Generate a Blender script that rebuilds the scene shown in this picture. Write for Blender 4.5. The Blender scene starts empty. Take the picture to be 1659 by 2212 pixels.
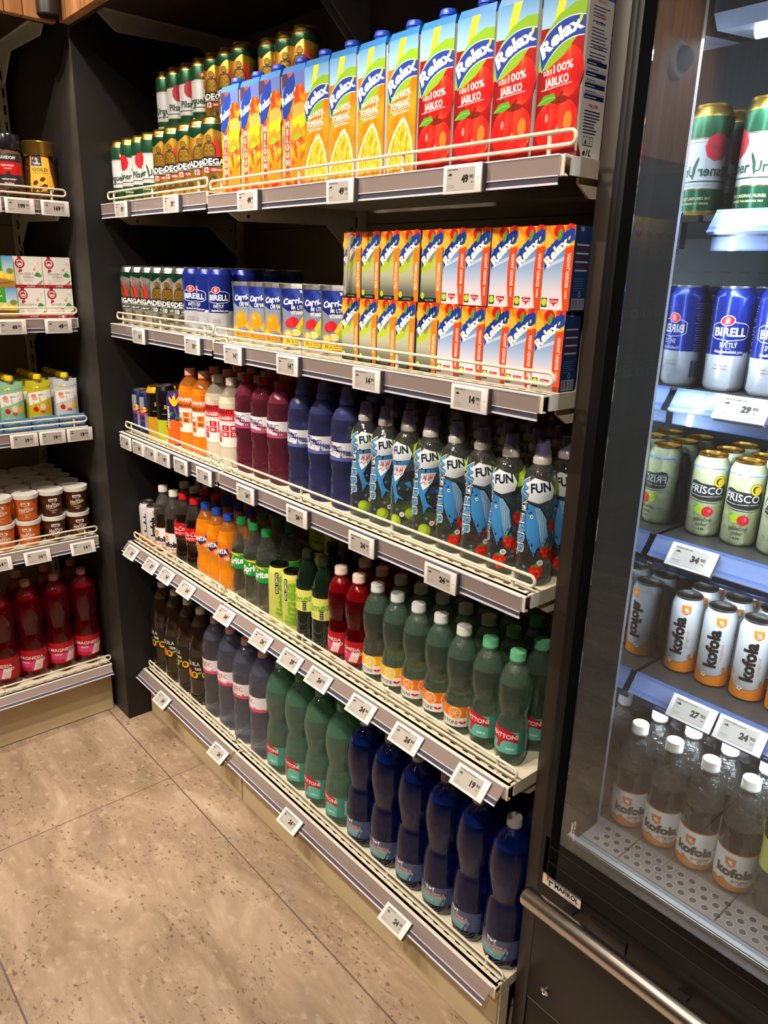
import bpy, bmesh, math, random
from mathutils import Vector, Matrix
R = random.Random(7)
pi = math.pi
sc = bpy.context.scene
COL = sc.collection
sin, cos = math.sin, math.cos

# ------------------------------------------------------------------ materials
def lin(c):
    return tuple((x / 12.92 if x <= 0.04045 else ((x + 0.055) / 1.055) ** 2.4) for x in c)
def hexc(h):
    return lin(tuple(int(h[i:i + 2], 16) / 255 for i in (0, 2, 4)))
MATS = {}
def M(name, col='808080', rough=.45, metal=0., spec=.5, coat=0., emit=0., alpha=1., trans=0., ior=1.45):
    if name in MATS:
        return MATS[name]
    m = bpy.data.materials.new(name); m.use_nodes = True
    b = m.node_tree.nodes['Principled BSDF']
    c = hexc(col) if isinstance(col, str) else col
    b.inputs['Base Color'].default_value = (*c, 1)
    b.inputs['Roughness'].default_value = rough
    b.inputs['Metallic'].default_value = metal
    b.inputs['Specular IOR Level'].default_value = spec
    b.inputs['Coat Weight'].default_value = coat
    b.inputs['Coat Roughness'].default_value = .08
    b.inputs['Transmission Weight'].default_value = trans
    b.inputs['IOR'].default_value = ior
    b.inputs['Alpha'].default_value = alpha
    if emit:
        b.inputs['Emission Color'].default_value = (*c, 1)
        b.inputs['Emission Strength'].default_value = emit
    MATS[name] = m
    return m
def nodes(m):
    return m.node_tree.nodes, m.node_tree.links, m.node_tree.nodes['Principled BSDF']
def noise_mat(name, stops, scale, rough=.45, detail=4, stretch=(1, 1, 1), metal=0., coat=0., dist=0., bump=0., kind='noise'):
    """colour ramp over object-space noise: printed artwork, stone, wood, brushed metal"""
    m = M(name, '808080', rough, metal, coat=coat)
    N, L, b = nodes(m)
    tc = N.new('ShaderNodeTexCoord'); mp = N.new('ShaderNodeMapping'); mp.inputs['Scale'].default_value = stretch
    if kind == 'voronoi':
        t = N.new('ShaderNodeTexVoronoi'); t.inputs['Scale'].default_value = scale; out = t.outputs['Distance']
    else:
        t = N.new('ShaderNodeTexNoise'); t.inputs['Scale'].default_value = scale; t.inputs['Detail'].default_value = detail
        t.inputs['Distortion'].default_value = dist; out = t.outputs['Fac']
    r = N.new('ShaderNodeValToRGB')
    L.new(tc.outputs['Object'], mp.inputs['Vector']); L.new(mp.outputs['Vector'], t.inputs['Vector']); L.new(out, r.inputs['Fac'])
    e = r.color_ramp.elements
    while len(e) < len(stops): e.new(.5)
    for k, (p, c) in enumerate(stops):
        e[k].position = p; e[k].color = (*hexc(c), 1)
    L.new(r.outputs['Color'], b.inputs['Base Color'])
    if bump:
        bp_ = N.new('ShaderNodeBump'); bp_.inputs['Strength'].default_value = bump; bp_.inputs['Distance'].default_value = .002
        L.new(out, bp_.inputs['Height']); L.new(bp_.outputs['Normal'], b.inputs['Normal'])
    return m
def liquid(name, col, ior=1.33, rough=0., bump=0., scale=120, clear=.5, tl=.06, light_fill=0.):
    """tinted liquid in a PET wall: part refraction, part straight-through light so it also colours what is behind"""
    m = M(name, col, rough, spec=.5, trans=1., ior=ior)
    N, L, b = nodes(m); out = N['Material Output']
    tr = N.new('ShaderNodeBsdfTransparent'); tr.inputs['Color'].default_value = (*hexc(col), 1)
    ts = N.new('ShaderNodeBsdfTranslucent'); ts.inputs['Color'].default_value = (*hexc(col), 1)
    gl = N.new('ShaderNodeBsdfGlossy'); gl.inputs['Roughness'].default_value = .04; fr = fresnel(N, L, 1.42)
    ma = N.new('ShaderNodeMixShader'); ma.inputs['Fac'].default_value = tl; L.new(tr.outputs[0], ma.inputs[1]); L.new(ts.outputs[0], ma.inputs[2])
    mb = N.new('ShaderNodeMixShader'); mb.inputs['Fac'].default_value = clear; L.new(b.outputs[0], mb.inputs[1]); L.new(ma.outputs[0], mb.inputs[2])
    mc = N.new('ShaderNodeMixShader'); L.new(fr.outputs[0], mc.inputs['Fac']); md = N.new('ShaderNodeMixShader'); md.inputs['Fac'].default_value = light_fill; df = N.new('ShaderNodeBsdfDiffuse'); df.inputs['Color'].default_value = (*hexc(col), 1); L.new(mb.outputs[0], md.inputs[1]); L.new(df.outputs[0], md.inputs[2])  # diffuse share painted in for light lost inside the clear liquid
    L.new(md.outputs[0], mc.inputs[1]); L.new(gl.outputs[0], mc.inputs[2]); L.new(mc.outputs[0], out.inputs['Surface'])
    if bump:
        tc = N.new('ShaderNodeTexCoord'); t = N.new('ShaderNodeTexNoise'); t.inputs['Scale'].default_value = scale
        t.inputs['Detail'].default_value = 1.5
        q = N.new('ShaderNodeBump'); q.inputs['Strength'].default_value = bump; q.inputs['Distance'].default_value = .003
        L.new(tc.outputs['Object'], t.inputs['Vector']); L.new(t.outputs['Fac'], q.inputs['Height'])
        for x in (b, gl, fr): L.new(q.outputs['Normal'], x.inputs['Normal'])
    return m
def fresnel(N, L, ior=1.5):
    """same reflectance from both sides of a film (no total internal reflection)"""
    g = N.new('ShaderNodeNewGeometry'); k = N.new('ShaderNodeMath'); k.operation = 'MULTIPLY_ADD'
    k.inputs[1].default_value = 1 / ior - ior; k.inputs[2].default_value = ior; L.new(g.outputs['Backfacing'], k.inputs[0])
    f = N.new('ShaderNodeFresnel'); L.new(k.outputs[0], f.inputs['IOR']); return f
def shell(name, col, opac=.25, rough=.05, bump=0., scale=150, refl=1.):
    """thin clear or tinted plastic: see-through film plus mirror-like sheen, no bending of light"""
    m = M(name, col, rough)
    N, L, b = nodes(m)
    out = N['Material Output']
    tr = N.new('ShaderNodeBsdfTransparent'); tr.inputs['Color'].default_value = (*hexc(col), 1)
    gl = N.new('ShaderNodeBsdfGlossy'); gl.inputs['Roughness'].default_value = rough
    fr = fresnel(N, L)
    mx = N.new('ShaderNodeMixShader'); m2 = N.new('ShaderNodeMixShader'); m2.inputs['Fac'].default_value = opac
    ml = N.new('ShaderNodeMath'); ml.operation = 'MULTIPLY'; ml.inputs[1].default_value = refl; ml.use_clamp = True
    L.new(fr.outputs['Fac'], ml.inputs[0]); L.new(ml.outputs['Value'], mx.inputs['Fac'])
    L.new(tr.outputs[0], m2.inputs[1]); L.new(b.outputs[0], m2.inputs[2])
    L.new(m2.outputs[0], mx.inputs[1]); L.new(gl.outputs[0], mx.inputs[2]); L.new(mx.outputs[0], out.inputs['Surface'])
    if bump:
        tc = N.new('ShaderNodeTexCoord'); t = N.new('ShaderNodeTexNoise'); t.inputs['Scale'].default_value = scale
        q = N.new('ShaderNodeBump'); q.inputs['Strength'].default_value = bump; q.inputs['Distance'].default_value = .003
        L.new(tc.outputs['Object'], t.inputs['Vector']); L.new(t.outputs['Fac'], q.inputs['Height'])
        for x in (gl, fr, b): L.new(q.outputs['Normal'], x.inputs['Normal'])
    return m

# ------------------------------------------------------------------ 2-D artwork (millimetres)
TXT = {}
def text2d(s, bold=0., shear=0., res=2):
    k = (s, bold, shear)
    if k in TXT: return TXT[k]
    cu = bpy.data.curves.new('txt', 'FONT'); cu.body = s; cu.size = 1.; cu.offset = bold; cu.shear = shear
    cu.resolution_u = res; cu.fill_mode = 'FRONT' if hasattr(cu, 'fill_mode') else 'BOTH'
    cu.align_x = 'CENTER'
    ob = bpy.data.objects.new('txt', cu); COL.objects.link(ob)
    dg = bpy.context.evaluated_depsgraph_get(); dg.update()
    me = bpy.data.meshes.new_from_object(ob.evaluated_get(dg))
    vs = [(v.co.x, v.co.y) for v in me.vertices]; fs = [tuple(p.vertices) for p in me.polygons]
    bpy.data.objects.remove(ob); bpy.data.curves.remove(cu); bpy.data.meshes.remove(me)
    TXT[k] = (vs, fs)
    return TXT[k]
class Art:
    def __init__(s): s.items = []; s.n = 0; s.hold = False
    def _add(s, mat, vs, fs):
        s.items.append((s.n, mat, vs, fs)); s.n += 0 if s.hold else 1; return s
    def flat(s, on):
        """while on, everything drawn shares one ink layer"""
        s.hold = on; s.n += 0 if on else 1; return s
    def poly(s, pts, mat): return s._add(mat, list(pts), [tuple(range(len(pts)))])
    def rect(s, x0, y0, x1, y1, mat, r=0):
        if r <= 0: return s.poly([(x0, y0), (x1, y0), (x1, y1), (x0, y1)], mat)
        p = []
        for cx, cy, a in ((x1 - r, y1 - r, 0), (x0 + r, y1 - r, 90), (x0 + r, y0 + r, 180), (x1 - r, y0 + r, 270)):
            for k in range(5):
                t = math.radians(a + k * 22.5); p.append((cx + r * cos(t), cy + r * sin(t)))
        return s.poly(p, mat)
    def ell(s, cx, cy, rx, ry, mat, n=20, rot=0., wob=0., wn=8):
        p = []
        for k in range(n):
            t = 2 * pi * k / n; q = 1 + wob * cos(wn * t); x = rx * q * cos(t); y = ry * q * sin(t)
            p.append((cx + x * cos(rot) - y * sin(rot), cy + x * sin(rot) + y * cos(rot)))
        return s.poly(p, mat)
    def ring(s, cx, cy, rx, ry, w, mat, n=24, a0=0., a1=2 * pi):
        vs = []; fs = []
        for k in range(n + 1):
            t = a0 + (a1 - a0) * k / n
            vs += [(cx + rx * cos(t), cy + ry * sin(t)), (cx + (rx - w) * cos(t), cy + (ry - w) * sin(t))]
        for k in range(n): fs.append((2 * k, 2 * k + 2, 2 * k + 3, 2 * k + 1))
        return s._add(mat, vs, fs)
    def line(s, pts, w, mat):
        vs = []; fs = []
        for k, (x, y) in enumerate(pts):
            a = pts[max(k - 1, 0)]; b = pts[min(k + 1, len(pts) - 1)]
            d = Vector((b[0] - a[0], b[1] - a[1])); d.normalize(); ww = w[k] if isinstance(w, (list, tuple)) else w
            vs += [(x - d.y * ww / 2, y + d.x * ww / 2), (x + d.y * ww / 2, y - d.x * ww / 2)]
        for k in range(len(pts) - 1): fs.append((2 * k, 2 * k + 1, 2 * k + 3, 2 * k + 2))
        return s._add(mat, vs, fs)
    def text(s, t, x, y, h, mat, rot=0., sx=1., shear=0., bold=.02, arc=0., fit=None, align='C'):
        """cap height h mm, baseline centre at x, y; fit: squeeze to this width"""
        vs, fs = text2d(t, bold, shear)
        if not vs: return s
        k = h / .72
        x0 = min(v[0] for v in vs); x1 = max(v[0] for v in vs)
        if fit: sx = fit / ((x1 - x0) * k)
        cx = {'C': (x0 + x1) / 2, 'L': x0, 'R': x1}[align]
        c, n = cos(rot), sin(rot); o = []
        for vx, vy in vs:
            px = (vx - cx) * k * sx; py = vy * k
            py += arc * px * px
            o.append((x + px * c - py * n, y + px * n + py * c))
        return s._add(mat, o, fs)
    def lines(s, x0, x1, y, n, step, mat, w=.7, jit=.3):
        """rows of small print too fine to read"""
        vs = []; fs = []
        for k in range(n):
            xx = x1 - (x1 - x0) * jit * R.random(); yy = y - k * step; b = len(vs)
            vs += [(x0, yy), (xx, yy), (xx, yy + w), (x0, yy + w)]; fs.append((b, b + 1, b + 2, b + 3))
        return s._add(mat, vs, fs)
    def bars(s, x0, y0, x1, y1, n, mat):
        vs = []; fs = []; x = x0; st = (x1 - x0) / n
        for k in range(n):
            w = st * R.uniform(.25, .75); b = len(vs)
            vs += [(x, y0), (x + w, y0), (x + w, y1), (x, y1)]; fs.append((b, b + 1, b + 2, b + 3)); x += st
        return s._add(mat, vs, fs)
def wave(x0, x1, y, amp, n, per, ph=0.):
    return [(x0 + (x1 - x0) * k / n, y + amp * sin(2 * pi * (x0 + (x1 - x0) * k / n) / per + ph)) for k in range(n + 1)]

# ------------------------------------------------------------------ meshes
class MB:
    """collects shapes (metres) into ONE mesh object"""
    def __init__(s): s.v = []; s.f = []; s.m = []; s.sm = []; s.mats = []
    def mi(s, mat):
        if mat not in s.mats: s.mats.append(mat)
        return s.mats.index(mat)
    def add(s, vs, fs, mat, smooth=False, flip=False):
        o = len(s.v); s.v += [tuple(p) for p in vs]
        for k, f in enumerate(fs):
            g = tuple(o + i for i in f); s.f.append(g[::-1] if flip else g)
            s.m.append(s.mi(mat[k] if isinstance(mat, list) else mat)); s.sm.append(smooth)
        return s
    def box(s, x0, y0, z0, x1, y1, z1, mat, bev=0.):
        if bev <= 0:
            vs = [(x, y, z) for z in (z0, z1) for y in (y0, y1) for x in (x0, x1)]
            return s.add(vs, [(0, 2, 3, 1), (4, 5, 7, 6), (0, 1, 5, 4), (2, 6, 7, 3), (0, 4, 6, 2), (1, 3, 7, 5)], mat)
        bm = bmesh.new(); bmesh.ops.create_cube(bm, size=1)
        for v in bm.verts: v.co = Vector((x0 + (v.co.x + .5) * (x1 - x0), y0 + (v.co.y + .5) * (y1 - y0), z0 + (v.co.z + .5) * (z1 - z0)))
        bmesh.ops.bevel(bm, geom=bm.edges[:], offset=bev, segments=2, affect='EDGES', profile=.5)
        return s.bm(bm, mat)
    def bm(s, bm, mat, smooth=False):
        bm.verts.index_update()
        s.add([v.co[:] for v in bm.verts], [tuple(v.index for v in f.verts) for f in bm.faces], mat, smooth); bm.free(); return s
    def prism(s, pts, axis, a, b, mat):
        """2-D outline swept along an axis: 'x' uses (y,z), 'y' uses (x,z), 'z' uses (x,y)"""
        n = len(pts)
        def P(p, t): return {'x': (t, p[0], p[1]), 'y': (p[0], t, p[1]), 'z': (p[0], p[1], t)}[axis]
        vs = [P(p, a) for p in pts] + [P(p, b) for p in pts]
        fs = [tuple(range(n))[::-1], tuple(range(n, 2 * n))] + [(k, (k + 1) % n, n + (k + 1) % n, n + k) for k in range(n)]
        bm = bmesh.new(); V = [bm.verts.new(v) for v in vs]
        for f in fs: bm.faces.new([V[i] for i in f])
        bmesh.ops.recalc_face_normals(bm, faces=bm.faces[:])
        return s.bm(bm, mat)
    def tube(s, pts, r, mat, seg=8, closed=False, cap=True):
        P = [Vector(p) for p in pts]; n = len(P); vs = []; fs = []
        up = None
        for k in range(n):
            a = P[(k - 1) % n] if (closed or k > 0) else P[k]; b = P[(k + 1) % n] if (closed or k < n - 1) else P[k]
            d = (b - a).normalized()
            if up is None: up = d.orthogonal().normalized()
            up = (up - d * up.dot(d)).normalized(); w = d.cross(up)
            rr = r[k] if isinstance(r, (list, tuple)) else r
            for j in range(seg):
                t = 2 * pi * j / seg; vs.append(P[k] + (up * cos(t) + w * sin(t)) * rr)
        m = n if closed else n - 1
        for k in range(m):
            for j in range(seg):
                a = k * seg + j; b = k * seg + (j + 1) % seg; c = ((k + 1) % n) * seg + (j + 1) % seg; d = ((k + 1) % n) * seg + j
                fs.append((a, b, c, d))
        s.add(vs, fs, mat, True)
        if cap and not closed:
            s.add(vs[:seg], [tuple(range(seg))[::-1]], mat); s.add(vs[-seg:], [tuple(range(seg))], mat)
        return s
    def lathe(s, prof, mat, seg=32, rmod=None, cx=0., cy=0., smooth=True, zoff=0.):
        """prof: (r, z) in mm from bottom to top; mat: material or f(z_mid)->material"""
        vs = []; fs = []; ms = []; n = len(prof)
        for r, z in prof:
            for j in range(seg):
                t = 2 * pi * j / seg; rr = r * (rmod(t, z) if rmod else 1)
                vs.append((cx + rr * sin(t) / 1000, cy - rr * cos(t) / 1000, z / 1000 + zoff))
        for k in range(n - 1):
            zm = (prof[k][1] + prof[k + 1][1]) / 2; mm = mat(zm) if callable(mat) else mat
            for j in range(seg):
                a = k * seg + j; b = k * seg + (j + 1) % seg
                if prof[k][0] < .01 and prof[k + 1][0] < .01: continue
                if prof[k][0] < .01: fs.append((a, b + seg, a + seg))
                elif prof[k + 1][0] < .01: fs.append((a, b, a + seg))
                else: fs.append((a, b, b + seg, a + seg))
                ms.append(mm)
        return s.add(vs, fs, ms, smooth)
    def art(s, art, fn, ucuts=(), vcuts=(), off=.2, step=.02):
        """lay 2-D artwork on a surface; fn(u,v,off) mm -> metres"""
        bm = bmesh.new(); lay = bm.faces.layers.int.new('m'); mats = []
        for n, mat, vs, fs in art.items:
            V = [bm.verts.new((x, y, n)) for x, y in vs]
            if mat not in mats: mats.append(mat)
            for f in fs:
                if len(set(f)) < 3: continue
                try:
                    q = bm.faces.new([V[i] for i in f]); q[lay] = mats.index(mat)
                except ValueError: pass
        big = [f for f in bm.faces if len(f.verts) > 4]
        if big: bmesh.ops.triangulate(bm, faces=big)
        us = [v.co.x for v in bm.verts]; ws = [v.co.y for v in bm.verts]
        ucuts = [u for u in ucuts if min(us) < u < max(us)]; vcuts = [v for v in vcuts if min(ws) < v < max(ws)]
        for u in ucuts: bmesh.ops.bisect_plane(bm, geom=bm.verts[:] + bm.edges[:] + bm.faces[:], plane_co=(u, 0, 0), plane_no=(1, 0, 0), dist=1e-4)
        for v in vcuts: bmesh.ops.bisect_plane(bm, geom=bm.verts[:] + bm.edges[:] + bm.faces[:], plane_co=(0, v, 0), plane_no=(0, 1, 0), dist=1e-4)
        bm.normal_update(); bm.verts.index_update()
        out = [fn(v.co.x, v.co.y, off + step * v.co.z) for v in bm.verts]
        fs = []; ms = []
        for f in bm.faces:
            if f.calc_area() < 1e-7: continue
            g = tuple(v.index for v in f.verts); fs.append(g if f.normal.z > 0 else g[::-1]); ms.append(mats[f[lay]])
        bm.free()
        return s.add(out, fs, ms, True)
    def build(s, name, parent=None, label=None):
        me = bpy.data.meshes.new(name); me.from_pydata(s.v, [], s.f)
        for m in s.mats: me.materials.append(m)
        me.polygons.foreach_set('material_index', s.m); me.polygons.foreach_set('use_smooth', s.sm)
        me.update()
        try: me.set_sharp_from_angle(angle=math.radians(38))
        except Exception: pass
        o = bpy.data.objects.new(name, me); COL.objects.link(o)
        if parent: o.parent = parent
        if label: o['label'] = label
        return o
def cyl(prof, Rn):
    """wrap artwork on a lathe profile [(r,z)] mm; u is arc length at radius Rn, u=0 faces -Y"""
    pr = sorted(prof, key=lambda p: p[1])
    def rad(z):
        if z <= pr[0][1]: return pr[0][0]
        for k in range(len(pr) - 1):
            if z <= pr[k + 1][1]:
                a, b = pr[k], pr[k + 1]
                return a[0] if b[1] - a[1] < 1e-6 else a[0] + (b[0] - a[0]) * (z - a[1]) / (b[1] - a[1])
        return pr[-1][0]
    def fn(u, v, off):
        r = rad(v) + off; t = u / Rn
        return (r * sin(t) / 1000, -r * cos(t) / 1000, v / 1000)
    return fn
def frange(a, b, st):
    n = max(1, int(round((b - a) / st))); return [a + (b - a) * k / n for k in range(1, n)]
def spline(pts, n=5):
    """smooth a coarse (r,z) profile: monotone in z, Catmull-Rom in between"""
    o = []
    for k in range(len(pts) - 1):
        p0 = pts[max(k - 1, 0)]; p1 = pts[k]; p2 = pts[k + 1]; p3 = pts[min(k + 2, len(pts) - 1)]
        for j in range(n):
            t = j / n; q = []
            for c in (0, 1):
                q.append(.5 * (2 * p1[c] + (p2[c] - p0[c]) * t + (2 * p0[c] - 5 * p1[c] + 4 * p2[c] - p3[c]) * t * t + (3 * p1[c] - p0[c] - 3 * p2[c] + p3[c]) * t ** 3))
            o.append((max(q[0], 0), q[1]))
    o.append(pts[-1]); return o

# ------------------------------------------------------------------ things
def empty(name, loc=(0, 0, 0), rz=0.):
    o = bpy.data.objects.new(name, None); COL.objects.link(o); o.empty_display_size = .03
    o.location = loc; o.rotation_euler = (0, 0, rz); return o
def tag(o, label, cat, group=None, kind=None):
    o['label'] = label; o['category'] = cat
    if group: o['group'] = group
    if kind: o['kind'] = kind
    return o
def structure(o, label=None):
    o['kind'] = 'structure'
    if label: o['label'] = label
    return o
def copy_thing(root):
    c = root.copy(); COL.objects.link(c)
    for ch in root.children:
        d = ch.copy(); COL.objects.link(d); d.parent = c
        for g in ch.children:
            e = g.copy(); COL.objects.link(e); e.parent = d
    return c
PROTO = {}   # kind -> [root, used?]
def put(kind, x, y, z, rz, label, cat, group=None):
    p = PROTO[kind]
    if callable(p[0]): p[0] = p[0]()
    if not p[1]: o = p[0]; p[1] = True
    else: o = copy_thing(p[0])
    o.location = (x, y, z); o.rotation_euler = (0, 0, rz)
    tag(o, label, cat, group)
    return o
ORD = ['first', 'second', 'third', 'fourth', 'fifth', 'sixth', 'seventh', 'eighth', 'ninth', 'tenth', 'eleventh', 'twelfth', 'thirteenth']
# ------------------------------------------------------------------ shared materials
def Pn(h, rough=.38): return M('print_' + h, h, rough)
def grad_mat(name, stops, z0, z1, rough=.38, noise=0.):
    """printed colour gradient up the pack (object space), z0..z1 in metres"""
    m = M(name, '808080', rough); N, L, b = nodes(m)
    tc = N.new('ShaderNodeTexCoord'); sp = N.new('ShaderNodeSeparateXYZ'); mr = N.new('ShaderNodeMapRange')
    mr.inputs['From Min'].default_value = z0; mr.inputs['From Max'].default_value = z1
    r = N.new('ShaderNodeValToRGB'); e = r.color_ramp.elements
    while len(e) < len(stops): e.new(.5)
    for k, (p, c) in enumerate(stops): e[k].position = p; e[k].color = (*hexc(c), 1)
    L.new(tc.outputs['Object'], sp.inputs[0]); L.new(sp.outputs['Z'], mr.inputs['Value']); L.new(mr.outputs[0], r.inputs['Fac'])
    L.new(r.outputs['Color'], b.inputs['Base Color']); return m
WHITE = Pn('f2f0ec'); BLACK = Pn('15130f'); DARK = Pn('2a2622'); GREY = Pn('8b8883'); NAVY = Pn('1d2c6b')
RED = Pn('d3131f'); GREEN = Pn('2f8f3a'); LIME = Pn('c3d82e'); YEL = Pn('f4c91c'); ORG = Pn('f07a1c'); LEAF = Pn('6fae2a')
ALU = M('aluminium', 'c9c9c6', .28, 1.); ALUD = M('aluminium_lid', 'a9a8a4', .3, 1.)
GOLD = M('gold_can_metal', 'd8b056', .27, 1.); GOLDL = M('gold_lid', 'c79a45', .3, 1.); BLK_LID = M('black_lid', '1a1a1a', .3, .6)
SILV = noise_mat('crinkled_foil', [(.35, '9c9a97'), (.55, 'd6d4d0'), (.7, 'f0eeea')], 60, .22, 2, (1, 1, .35), metal=.9, bump=.6)
APPLE = noise_mat('apple_skin_print', [(.3, 'a80e12'), (.48, 'd81a1a'), (.6, 'e2452a'), (.72, 'f0a038')], 26, .35, 3, (1.6, 1, .6))
APPLEBG = noise_mat('apple_backdrop_print', [(.3, '5c0508'), (.48, '930c12'), (.62, 'b8181a'), (.78, 'd43a1c')], 14, .35, 4, (1.3, 1, .5))
ORANGEBG = noise_mat('orange_peel_print', [(.3, 'e2570f'), (.5, 'ee7d12'), (.7, 'f4a21c')], 22, .35, 3)
PULP = noise_mat('orange_pulp_print', [(.35, 'e98a10'), (.5, 'f5ad22'), (.65, 'fbd05a')], 240, .35, 2, (1, 1, .45))
FRUITBG = noise_mat('mixed_fruit_print', [(.3, 'd9480e'), (.48, 'ee8a18'), (.6, 'f6b72c'), (.72, 'e0301c')], 30, .35, 2, dist=.6)
MANGO = noise_mat('mango_print', [(.35, 'c81a1e'), (.52, 'e0531c'), (.68, 'e8b02c')], 34, .35, 2)
STRAW = noise_mat('strawberry_print', [(.3, 'b80f12'), (.55, 'e32a1c'), (.75, 'f25a34')], 240, .3, 1)

def lidmesh(r, H, mat, tabmat):
    m = MB()
    m.lathe([(r * .80, H - 5), (r * .835, H - 2.2), (r * .835, H - .5), (r * .815, H), (r * .79, H - .6), (r * .775, H - 4.5), (0, H - 4.5)], mat, 32)
    return m
def tabmesh(r, H, mat):
    m = MB(); a = Art(); a.ring(0, -r * .16, r * .2, r * .33, r * .09, mat); a.ell(0, r * .1, r * .1, r * .1, mat)
    m.art(a, lambda u, v, o: (u / 1000, v / 1000, (H - 4.5 + 1.2 + o) / 1000)); return m
def can(kind, r, H, zones, art=None, lid=None, name='drink_can', neck=None):
    def make():
        root = empty(name)
        prof = [(0, 2.5), (r * .72, 1), (r * .8, 0), (r * .86, 1), (r, 8), (r, H - 19), (r - 1.2, H - 15), (r * .83, H - 6), (r * .81, H - 4.6)]
        def zf(z):
            for zt, mm in zones:
                if z <= zt: return mm
            return zones[-1][1]
        pr = []
        for k in range(len(prof) - 1):   # split at every colour band
            pr.append(prof[k]); a, b = prof[k], prof[k + 1]
            for zt, _ in zones:
                if a[1] < zt < b[1]: t = (zt - a[1]) / (b[1] - a[1]); pr.append((a[0] + (b[0] - a[0]) * t, zt))
        pr.append(prof[-1])
        m = MB(); m.lathe(pr, zf, 40)
        if art: m.art(art(), cyl(prof[4:], r), frange(-100, 100, r * math.radians(8)), [v for v in (8, H - 19, H - 15, H - 10) if art], .2)
        m.build('printed_body', root)
        lm = lid or ALUD
        lidmesh(r, H, lm, lm).build('lid', root); tabmesh(r, H, lm).build('pull_tab', root)
        return root
    PROTO[kind] = [make, False]

# --- 0.5 l lager can: white and green with a red seal
def art_pils():
    a = Art(); g = Pn('173c27'); a.line([(-100, 117), (100, 117)], 1.2, GOLD); a.line([(-100, 43), (100, 43)], 1.6, GOLD); a.line([(-100, 54), (100, 54)], 2., g)
    a.line([(-100, 112), (100, 112)], .4, GOLD); s = Pn('b3202c')
    for u in (-28, 74): a.ell(u, 104, 18, 20, s, 36, wob=.035, wn=9); a.ring(u, 104, 13.5, 15, .7, Pn('8d1420'), 28)
    a.text('PLZEŇ', -28, 101, 4.5, Pn('8d1420')); a.text('PLZEŇ', 74, 101, 4.5, Pn('8d1420'))
    a.text('Pilsner', -30, 62, 16, g, fit=56, bold=.025); a.line([(6, 58), (4, 74), (0, 85), (-2, 90)], [2.5, 5, 4, .5], g)
    a.text('Urquell', 32, 62, 16, g, fit=60, bold=.025); a.line([(29, 66), (28, 50)], 3.5, g)
    a.text('PILSEN, CZECH REPUBLIC', 0, 47.5, 3, Pn('b9b9bd'), fit=62); a.text('THE ORIGINAL PILSNER', 0, 26, 4.6, Pn('d7cf9a'), fit=56); a.text('BREWED THE ORIGINAL WAY', 0, 19, 3.2, Pn('d7cf9a'), fit=50)
    a.ring(54, 24, 10, 11, 1.2, GOLD); a.line([(40, 28), (46, 28)], .6, GOLD); a.line([(38, 24), (46, 24)], .6, GOLD)
    for u in (-84, 54): a.poly([(u - 6, 136), (u + 6, 136), (u + 6, 124), (u, 117), (u - 6, 124)], GOLD); a.poly([(u - 4.5, 134), (u + 4.5, 134), (u + 4.5, 125), (u, 119.5), (u - 4.5, 125)], RED); a.ell(u, 128, 2.6, 3.4, WHITE)
    return a
GREEN_M = M('green_can_metal', '1f5136', .3, .55); WHITE_M = M('white_can_metal', 'dcdcdd', .34, .35)
can('pils', 32.5, 168, [(10, GOLD), (42, GREEN_M), (118, WHITE_M), (149, GREEN_M), (999, GOLD)], art_pils, GOLDL)
# --- 0.5 l gold and dark green beer can; silver version for the lighter beer
def art_rad(num, base, edge, strip):
    def f():
        a = Art(); dg = M('dark_green_foil', '17402c', .3, .6)
        a.poly([(-100, 150), (100, 150), (100, 118), (60, 138), (30, 132), (0, 140), (-22, 126), (-60, 140), (-100, 120)], dg)
        a.poly([(26, 8), (100, 8), (100, 66), (60, 66), (38, 40)], dg); a.poly([(-100, 8), (-46, 8), (-60, 40), (-76, 66), (-100, 66)], dg)
        a.flat(True)
        for k in range(18): u = -44 + 88 * R.random(); v = 14 + 118 * R.random(); a.line([(u, v), (u + 5, v + 1), (u + 5, v + 7)], .5, edge)
        a.flat(False)
        a.poly([(6, 78), (22, 78), (18, 100), (8, 122), (2, 104)], Pn('c4222a'))
        bd = Pn('3a2a14'); sk = M('figure_' + num, 'b58a2e', .3, .7)   # seated statue emblem
        a.ell(-8, 118, 7.5, 8.5, bd); a.ell(-8, 118, 6, 7, sk); a.poly([(-26, 80), (10, 80), (9, 100), (2, 110), (-18, 110), (-25, 100)], bd)
        a.poly([(-23, 81), (7, 81), (6, 99), (0, 107), (-16, 107), (-22, 99)], sk)
        for q in ((-15, 97), (-1, 97), (-15, 87), (-1, 87)): a.ring(q[0], q[1], 6, 5, .9, bd, 14)
        a.line([(-12, 119), (-9, 119)], .9, bd); a.line([(-7, 119), (-4, 119)], .9, bd); a.poly([(-13, 114), (-3, 114), (-8, 104)], bd)
        a.rect(-58, 58, 58, 79, BLACK); a.text('RADEGAST', 0, 63, 13, WHITE, fit=104, bold=.03); a.line([(-40, 60.5), (50, 60.5)], 1, WHITE)
        a.rect(-24, 47, 26, 55, strip); a.text(num, -16, 45.5, 11.5, WHITE, bold=.03); a.text('HOŘKÁ CHUŤ', 10, 49, 4, WHITE, fit=26)
        a.ell(0, 30, 11, 11, bd); a.ring(0, 30, 9.5, 9.5, 1, sk); a.text('R', 0, 25, 9, sk)
        a.text('HOŘKÁ CHUŤ · HOŘKÁ CHUŤ · HOŘKÁ CHUŤ', 0, 153, 4, bd, fit=150)
        a.ring(58, 16, 6, 6, 1.6, GOLD)
        return a
    return f
GOLDB = noise_mat('gold_stone_print', [(.35, '8a5f17'), (.5, 'c7952f'), (.7, 'e6bd52')], 34, .26, 2, (1, 1, .5), metal=.75)
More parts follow.
